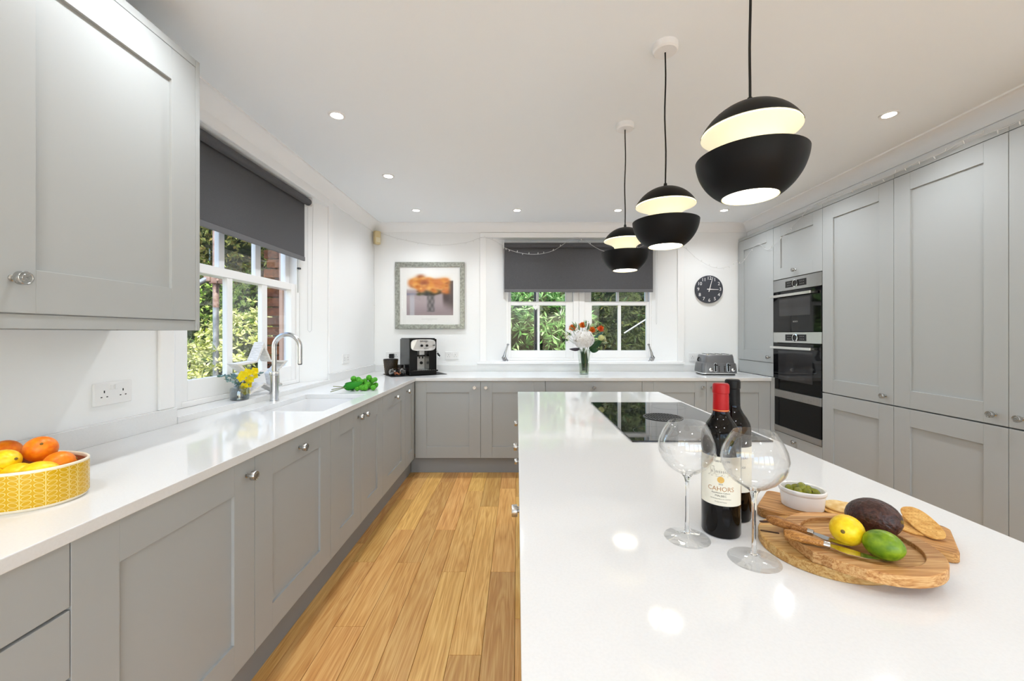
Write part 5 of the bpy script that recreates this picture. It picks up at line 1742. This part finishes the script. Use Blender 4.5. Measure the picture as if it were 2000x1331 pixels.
# ------------------------------------------------------------------ wine glasses
def wine_glass(label, x, y):
    t = thing('wine_glass', label, 'wine glass', (x, y, TOP), group='large empty wine glasses on the island')
    MB().lathe([(0, .0007), (.0425, .0006), (.0435, .0012), (.043, .0019), (.03, .0032), (.014, .0055), (.006, .011), (0, .012)], 56).build('foot', M_CRYSTAL, t, smooth=True)
    MB().lathe([(0, .009), (.0062, .0105), (.0042, .02), (.0034, .045), (.0034, .09), (.0042, .112), (.0068, .122), (.0105, .128), (0, .131)], 28).build('stem', M_SOLIDG, t, smooth=True)
    outp = [(.0105, .128), (.022, .1335), (.037, .144), (.048, .158), (.0542, .173), (.0552, .185), (.0525, .199), (.0465, .213), (.0395, .2245), (.0352, .231)]
    inn = [(r - .0010, z + .0006) for r, z in outp[1:]][::-1]
    MB().lathe(outp + [(.0347, .2314)] + inn + [(0, .133)], 64, cap=False).build('bowl', M_CRYSTAL, t, smooth=True)
wine_glass('tall empty wine glass left of the bottles, nearer the hob', .3385, .806)
wine_glass('tall empty wine glass in front of the bottles beside the round board', .4262, .7276)

# ------------------------------------------------------------------ boards
UB = Vector((.788, -.615, 0)); AB = math.atan2(UB.y, UB.x)
t = thing('chopping_board', 'rectangular acacia board carrying the olives and crackers', 'board', (.7005, .858, TOP), AB)
bp = rrect(-.157, .157, -.069, .069, .018, 5)
bp = [(x + .003 * math.sin(y * 40), y + .003 * math.sin(x * 21)) for x, y in bp]
MB().prism(bp, 0, .02).build('board', M_BOARD, t, bevel=.003)
BT = TOP + .02
t = thing('cheese_board', 'round two-layer swivel cheese board under the fruit', 'board', (.577, .760, TOP), 0)
M_SLOT = mat('dark_slot', s2l(70, 40, 18), .8)
lower = MB().prism(circ(.107, 64), 0, .0185).build('lower_disc', M_BOARD2, t, bevel=.002)
MB().prism(rrect(-.104, -.072, -.002, .004, .002), .0186, .0190).xf(Matrix.Rotation(R(-22), 4, 'Z')).build('groove', M_SLOT, lower)
MB().prism(rrect(-.075, -.055, .072, .082, .004), .0186, .0190).build('knife_slot', M_SLOT, lower)
cx2, cy2 = .614 - .577, .728 - .760
R2 = .1125
def lid_outline(r, cut):
    pts = []
    for k in range(72):
        q = 2 * math.pi * k / 72
        x, y = r * math.cos(q), r * math.sin(q)
        if cut < -.1 and 176 < k * 5 < 204: x = -r * .998; y = -(k * 5 - 180) / 24 * .05
        pts.append((x, y))
    return [(x + cx2, y + cy2) for x, y in pts]
up = MB().ring(lid_outline(R2, -.101), lid_outline(.086, -.086), .0188, .0375).build('upper_rim', M_BOARD2, t, bevel=.0015)
MB().prism(lid_outline(.087, -.087), .0188, .0305).build('upper_tray', M_BOARD2, t)
MB().tube([(cx2 + .0995 * math.cos(R(a_)), cy2 + .0995 * math.sin(R(a_)), .0373) for a_ in (38, 43, 48)], .0045, 8).build('finger_slot', M_SLOT, up)
MB().box(.075, .1, -.09, -.08, 0, .0187).build('pivot_block', M_BOARD, t)
CT = TOP + .0305
# knives
def knife(label, a, b, c, wide, m):
    """a handle end, b bolster, c blade tip (x, y, z)"""
    a, b, c = Vector(a), Vector(b), Vector(c)
    t = thing('cheese_knife', label, 'knife', tuple(a), group='cheese knives on the round board')
    d = (b - a).normalized(); s_ = Vector((-d.y, d.x, 0)).normalized(); up_ = d.cross(s_) * -1
    if up_.z < 0: up_ = -up_
    L = (b - a).length
    vs_, fs = [], []
    prof = [(0, .004, .004), (.03, .0085, .006), (.2, .014, .0085), (.45, .0125, .008), (.75, .008, .0065), (1, .0056, .0055)]
    seg = 14
    for u, w_, h_ in prof:
        for k in range(seg):
            q = 2 * math.pi * k / seg
            vs_.append(d * L * u + s_ * w_ * math.cos(q) + up_ * h_ * math.sin(q))
    for i in range(len(prof) - 1):
        for k in range(seg):
            k2 = (k + 1) % seg
            fs.append((i * seg + k, i * seg + k2, (i + 1) * seg + k2, (i + 1) * seg + k))
    fs += [tuple(range(seg))[::-1], tuple(range((len(prof) - 1) * seg, len(prof) * seg))]
    MB().add(vs_, fs).build('handle', m, t, smooth=True)
    MB().tube([b - a - d * .001, b - a + d * .008], [.0058, .0054], 14).build('bolster', M_BLADE, t, smooth=True)
    e = c - b; LB = e.length; e.normalize(); s2 = Vector((-e.y, e.x, 0)).normalized()
    vs_ = []
    out = [(.004, -.004), (.02, -wide * .85), (LB * .4, -wide), (LB * .75, -wide * .7), (LB, 0), (LB * .6, wide * .35), (.02, wide * .45), (.004, .004)]
    for x, y in out:
        vs_.append(b - a + e * x + s2 * y)
    n = len(out)
    vs2 = [p + Vector((0, 0, .0011)) for p in vs_]
    MB().add(vs_ + vs2, [tuple(range(n)), tuple(range(n, 2 * n))[::-1]] + [(i, (i + 1) % n, n + (i + 1) % n, n + i) for i in range(n)]).build('blade', M_BLADE, t)
knife('olive-wood handled cheese knife with a wide blade under the lemon', (.483, .733, TOP + .0475), (.530, .698, TOP + .0445), (.592, .655, TOP + .0405), .016, M_HANDLE)
knife('olive-wood handled cheese knife lying farther back on the round board', (.489, .792, TOP + .0475), (.534, .742, TOP + .0445), (.578, .695, TOP + .0405), .012, M_HANDLE)
# fruit on the board
GF = 'fruit on the cheese board'
citrus('lemon', 'bright lemon on the round board with its stalk end facing out', 'lemon', (.586, .7185, CT + .0285), .0255, M_LEMON, (R(78), 0, R(-50)), 1.15, .05, GF)
citrus('lime', 'green lime at the front of the round board', 'lime', (.611, .675, CT + .0245), .0235, M_LIME, (R(84), 0, R(30)), 1.18, .05, GF, stalk=False)
t = thing('avocado', 'dark pebbly avocado behind the lemon and lime', 'avocado', (.664, .752, CT + .035), group=GF, rot=(R(78), 0, R(24)))
def avo(q):
    return 1 - .10 * max(0, q.z) + .012 * math.sin(q.x * 17) * math.sin(q.y * 15) * math.sin(q.z * 19)
MB().ell((0, 0, 0), (.0345, .0345, .046), 44, 32, fn=avo).build('skin', M_AVO, t, smooth=True)
MB().lathe([(.004, .0402), (.003, .043), (0, .043)], 10).build('stalk_end', M_STALK, t, smooth=True)

# crackers
def cracker(name, label, loc, rot, a, b, m, sq=2.0, dots=True):
    t = thing(name, label, 'cracker', loc, group='crackers on the acacia board', rot=rot)
    o_ = sup(a, b, 40, sq)
    MB().prism(o_, 0, .0035).build('biscuit', m, t, bevel=.0012)
    if dots:
        mb = MB()
        for i in range(-4, 5):
            for j in range(-3, 4):
                x, y = i * a / 4.8, j * b / 3.8
                if (x / a) ** 2 + (y / b) ** 2 < .75:
                    mb.lathe([(0, .0035), (.0007, .0036), (0, .0037)], 6, (x, y, 0), cap=False)
        mb.build('prick_marks', mat('toasted_dots', s2l(140, 88, 34), .9), t)['kind'] = 'stuff'
cracker('oval_cracker', 'long oval seeded cracker leaning at the end of the acacia board', (.803, .802, BT + .0125), (R(-11), R(-10), R(72)), .052, .021, M_CRACK, 2.5)
cracker('oval_cracker', 'oval cracker mostly hidden underneath the leaning one', (.792, .815, BT + .0005), (0, 0, R(60)), .045, .026, M_CRACK, 2.5)
cracker('round_cracker', 'pale round cracker lying on top between ramekin and avocado', (.706, .887, BT + .0075), (R(4), R(-4), 0), .027, .027, M_CRACKP, 2.0, False)
cracker('round_cracker', 'pale round cracker under the top one beside the ramekin', (.697, .876, BT + .001), (0, 0, R(20)), .027, .027, M_CRACK, 2.0, False)
cracker('round_cracker', 'pale round cracker half hidden behind the avocado', (.738, .882, BT + .004), (R(6), R(6), 0), .027, .027, M_CRACKP, 2.0, False)

# ramekin and olives
RX, RY = .641, .909
t = thing('ramekin', 'white oval ramekin of olives on the acacia board', 'ramekin', (RX, RY, BT), R(-38))
RS = .9
mb = MB().lathe([(0, .004), (.039, .004), (.041, .001), (.0415, .004), (.044, .03), (.0437, .031), (.0462, .0335), (.0472, .037), (.0465, .041), (.0445, .0425), (.042, .041), (.0405, .034), (.038, .009), (0, .008)], 56, sx=1.08 * RS, sy=.94 * RS)
mb.build('dish', M_CERAM, t, smooth=True)
MB().lathe([(0, .0258), (.0405, .0258), (.0405, .025), (0, .025)], 40, sx=1.06 * RS, sy=.92 * RS).build('oil', M_OIL, t, smooth=True)
rng = random.Random(8)
for k, (dx, dy, lab) in enumerate(((-.026, -.004, 'green olive at the glass side of the ramekin'), (-.008, -.014, 'green olive at the front of the ramekin'), (.008, -.006, 'green olive in the middle of the ramekin'),
                                   (.024, .004, 'plump green olive at the cracker side of the ramekin'), (-.014, .014, 'green olive at the back of the ramekin near the wine bottle'),
                                   (.008, .018, 'green olive at the back of the ramekin near the larders'), (-.002, .003, 'green olive lying on top of the others'))):
    p = Vector((dx * .9, dy * .9, 0)); p.rotate(Euler((0, 0, R(-38))))
    t = thing('olive', lab, 'olive', (RX + p.x, RY + p.y, BT + (.0345 if k < 6 else .042)), group='olives in the ramekin', rot=(R(rng.uniform(60, 100)), 0, R(rng.uniform(0, 180))))
    MB().ell((0, 0, 0), (.0092, .0092, .0118), 16, 12).build('flesh', M_OLIVE, t, smooth=True)
    MB().lathe([(0, .0112), (.0022, .0112), (.0018, .0125), (0, .0122)], 8).build('stone_hole', M_SLOT, t)
